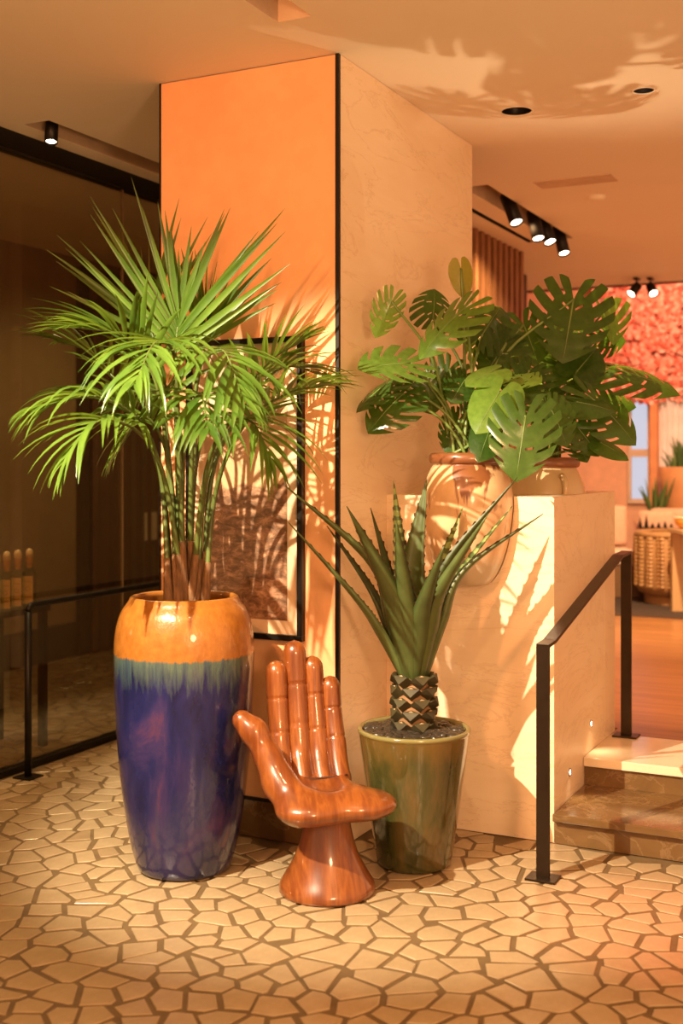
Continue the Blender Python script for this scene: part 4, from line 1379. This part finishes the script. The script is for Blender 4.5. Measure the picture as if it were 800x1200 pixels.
# flower canopy over the far wall
fz0, fz1 = 2.12, 3.40
fx0, fx1 = onY(690, 0, 12.3).x, onY(900, 0, 12.3).x
fl = thing('flower_wall', 'dense panel of coral red paper flowers high on the far wall', 'flower panel', ((fx0 + fx1) / 2, 12.58, fz0))
MB().box((fx0 - (fx0 + fx1) / 2, -.12, 0), (fx1 - (fx0 + fx1) / 2, 0, fz1 - fz0)).build('backing', simple('coral_backing', (0.62, 0.16, 0.10), .8), fl)
def flower_mat():
    m = Mt('coral_petal')
    geo = m.n('ShaderNodeNewGeometry')
    m.color(m.ramp(geo.outputs['Random Per Island'], [(0, (0.50, 0.09, 0.06)), (.3, (0.72, 0.18, 0.12)), (.6, (0.84, 0.36, 0.27)), (1, (0.92, 0.60, 0.50))]))
    m.set(.7)
    return m.m
pt = MB()
fr_ = random.Random(5)
hwf = (fx1 - fx0) / 2
for _ in range(1500):
    cxx, czz = fr_.uniform(-hwf, hwf), fr_.uniform(0, fz1 - fz0)
    cyy = -.12 - fr_.uniform(0, .09)
    R = fr_.uniform(.03, .065)
    a0 = fr_.uniform(0, 6.28)
    for q in range(5):
        a = a0 + q * 1.257
        t_ = Vector((math.cos(a), -.45, math.sin(a))) * R
        sd2 = Vector((-math.sin(a), 0, math.cos(a))) * R * .55
        b = Vector((cxx, cyy, czz))
        pt.add([b, b + t_ * .6 + sd2, b + t_ * 1.1, b + t_ * .6 - sd2], [(0, 1, 2, 3)])
tag(pt.build('petals', flower_mat(), fl), kind='stuff')

# rug
ru = thing('area_rug', 'dark brown rug under the woven barrel chair', 'rug', (0, 0, UF))
q = [onfloor(u, v, UF) for u, v in ((690, 719), (820, 726))]
rx0 = q[0].x; ry0 = min(q[0].y, q[1].y)
ru.location = (rx0 - .2, ry0, UF - .002)
ry1 = 11.08 - ry0
MB().box((0, 0, .001), (3.0, ry1, .012)).build('pile', simple('rug_pile', (0.06, 0.035, 0.025), .95, scale=60, bump=.4), ru)
MB().box((0, -.02, .001), (3.0, 0, .010)).build('binding', simple('rug_binding', (0.10, 0.055, 0.035), .9), ru)
RZ = UF + .010

# woven barrel chair
bc = onfloor(796, 706, RZ)
bt = thing('barrel_chair', 'woven tan barrel armchair on a plinth base', 'armchair', (bc.x, bc.y, RZ + .0008), YAW)
m_weave = simple('tan_woven_rope', (0.55, 0.30, 0.12), .6, col2=(0.42, 0.21, 0.08), scale=14)
m_tanlth = simple('tan_leather', (0.50, 0.26, 0.11), .5)
R0 = .385
MB().lathe([(.0005, 0), (.30, 0), (.30, .07), (.0005, .07)], 40).build('plinth_base', m_tanlth, bt)
MB().lathe([(.0005, .07), (.30, .07), (.355, .10), (R0 - .012, .16), (R0 - .012, .60), (R0 - .03, .615), (R0 - .075, .60), (R0 - .08, .38), (.0005, .40)], 48).build('shell', m_tanlth, bt, True)
MB().lathe([(R0 + .004, .595), (R0 + .008, .615), (R0 - .01, .632), (R0 - .05, .632), (R0 - .07, .615)], 48).build('top_rim', m_tanlth, bt, True)
MB().lathe([(.30, .39), (.30, .43), (.27, .45), (.0005, .455)], 40).build('seat_cushion', simple('cream_seat', (0.75, 0.55, 0.36), .8), bt, True)
wv = MB()
for k in range(22):
    a = 2 * math.pi * k / 22
    for j in range(13):
        z = .165 + j * .034
        for s in (-1, 1):
            M = Matrix.Rotation(a + s * .046, 4, 'Z') @ Matrix.Translation((R0 - .004, 0, z)) @ Matrix.Rotation(s * .7, 4, 'X')
            wv.add([M @ Vector(p) for p in ((0, -.021, -.013), (0, .021, -.013), (.018, 0, -.011), (.018, 0, .011), (0, -.021, .013), (0, .021, .013))],
                   [(0, 2, 3, 4), (2, 1, 5, 3), (4, 3, 5), (0, 1, 2)])
tag(wv.build('weave', m_weave, bt), kind='stuff')

# table with plank leg and amber bowl
tp = onfloor(812, 716, RZ)
tb_ = thing('lounge_table', 'pale wood table with a broad panel leg in front of the barrel chair', 'table', (tp.x, tp.y, RZ + .0008), YAW)
m_tw = simple('pale_oak', (0.66, 0.42, 0.22), .4, col2=(0.55, 0.33, 0.16), scale=6, stretch=(8, 8, .8))
MB().box((-.18, -.03, 0), (.5, .03, .655)).build('panel_leg', m_tw, tb_)
MB().box((.9, -.03, 0), (.96, .03, .655)).build('panel_leg', m_tw, tb_)
MB().box((-.20, -.40, .655), (1.0, .035, .69)).build('table_top', m_tw, tb_, bevel=.004)
bo = thing('amber_bowl', 'amber glass bowl on the pale lounge table', 'bowl', (0, 0, 0))
bpz = W(806, 612, depth(tp) - .16); bo.location = (bpz.x, bpz.y, RZ + .6895)
m_amber = simple('amber_glass', (0.80, 0.35, 0.06), .08, spec=.8)
MB().lathe([(.0005, 0), (.06, .002), (.10, .04), (.115, .10), (.108, .10), (.094, .045), (.0005, .015)], 32).build('bowl', m_amber, bo, True)
MB().lathe([(.117, .094), (.1175, .104), (.106, .104)], 32).build('rim', simple('pale_rim', (.95, .8, .6), .2), bo, True)

# sofas
def sofa(pos, rz, w, dpt, name, label, back, seatc, basec, back_h=.80, seat_h=.42):
    t = thing(name, label, 'sofa', pos, rz)
    MB().box((-w / 2, -dpt / 2, .0), (w / 2, dpt / 2, seat_h - .14)).build('base', basec, t, bevel=.01)
    MB().box((-w / 2 + .01, -dpt / 2 - .02, seat_h - .14), (w / 2 - .01, dpt / 2 - .2, seat_h)).build('seat_cushion', seatc, t, True, bevel=.04)
    n_ = max(1, int(round(w / .7)))
    for k in range(n_):
        x0 = -w / 2 + w * k / n_
        M = Matrix.Translation((0, dpt / 2 - .1, seat_h)) @ Matrix.Rotation(-.12, 4, 'X')
        MB().box((x0 + .005, -.11, .0), (x0 + w / n_ - .005, .10, back_h - seat_h), M).build('back_cushion', back, t, True, bevel=.05)
    return t
m_pink = simple('pink_upholstery', (0.82, 0.47, 0.34), .9, scale=30, bump=.2)
m_cream = simple('cream_upholstery', (0.84, 0.66, 0.50), .9)
m_sbase = simple('brown_sofa_base', (0.22, 0.11, 0.05), .6, stretch=(1, 1, 12), scale=3)
s1 = W(714, 640, 11.15)
sofa((s1.x, s1.y, RZ), YAW, .42, .62, 'lounge_chair', 'pink upholstered lounge seat beside the far salmon wall', m_pink, m_cream, m_sbase, .82, .43)['category'] = 'lounge chair'
s2 = W(858, 640, 11.30)
sf = sofa((onY(750, 0, 11.2).x + .85, 11.45, UF), 0, 1.7, .6, 'banquette_sofa', 'long salmon banquette below the window', m_pink, m_pink, m_sbase, .80, .43)
# patterned cushion
cp = W(768, 612, 11.20)
cs_ = thing('patterned_cushion', 'white cushion with a black line pattern on the salmon banquette', 'cushion', (cp.x, sf.location.y - .06, UF + .43))
MB().box((-.17, -.05, 0), (.17, .05, .36)).build('cover', m_pink, cs_, True, bevel=.05)
pm = MB()
for k in range(6):
    x = -.145 + k * .058
    hgt = (.10, .13, .05, .06, .07, .05)[k]
    pm.add([(x - .02, -.0535, .20), (x + .025, -.0535, .20), (x + .004, -.0535, .20 + hgt)], [(0, 1, 2)])
pm.box((-.15, -.0545, .185), (.15, -.0525, .20))
pm.build('black_pattern', m_black, cs_)

# large planter with succulents, small agave in front
pp0 = onY(808, 560, 12.10)
pt_ = thing('planter_bowl', 'large terracotta planter of succulents by the sheer curtain', 'potted plant', (pp0.x, pp0.y, UF))
m_terra = simple('terracotta', (0.58, 0.26, 0.11), .7)
zt = W(806, 547, 11.75).z - UF
MB().lathe([(.0005, 0), (.22, 0), (.24, .02), (.285, zt - .2), (.30, zt), (.28, zt), (.27, zt - .05), (.0005, zt - .04)], 36).build('pot', m_terra, pt_, True)
m_succ = leaf_mat('succulent_leaf', (0.06, 0.12, 0.03), (0.16, 0.24, 0.07), .45, .15)
fr2 = random.Random(9)
for k in range(46):
    a = fr2.uniform(0, 6.283); rr = fr2.uniform(.03, .22)
    b = Vector((rr * math.cos(a), rr * math.sin(a), zt - .03))
    tl = fr2.uniform(.12, .34)
    o_ = Vector((math.cos(a), math.sin(a), 0)) * fr2.uniform(.02, .14)
    agave_leaf([b, b + o_ * .4 + UP * tl * .55, b + o_ + UP * tl], fr2.uniform(.014, .032), (UP * .3 - o_.normalized()).normalized(), pt_, m_succ, teeth=False, seg=6)
pa = W(770, 592, 11.75)
pz_ = thing('agave_plant', 'small upright agave in a dark pot before the terracotta planter', 'potted plant', (onY(768, 0, 11.86).x, 11.86, UF))
pa_z = W(774, 604, 11.7).z - UF
MB().lathe([(.0005, 0), (.07, 0), (.085, pa_z), (.075, pa_z), (.07, pa_z - .03), (.0005, pa_z - .03)], 28).build('pot', m_terra, pz_, True)
for k in range(12):
    a = 2 * math.pi * k / 12 + .2
    o_ = Vector((math.cos(a), math.sin(a), 0)) * fr2.uniform(.05, .19)
    b = Vector((0, 0, pa_z - .03)) + o_ * .2
    agave_leaf([b, b + o_ * .5 + UP * .17, b + o_ * 1.0 + UP * fr2.uniform(.30, .42)], .024, (UP * .3 - o_.normalized()).normalized(), pz_, m_succ, teeth=False, seg=7)

# pair of spots below the flower panel
for k, u in enumerate((746, 762)):
    p = W(u, 331, F * (CEIL - CAMZ) / (HY - 331) - .25)
    track_spot((p.x, p.y, CEIL), (p.x + (.6 if k else -.6), p.y - .9, 2.0), ('right-tilted' if k else 'left-tilted') + ' black spotlight on the ceiling edge before the flower panel', 'spotlights before the flowers', length=.12, r=.04)
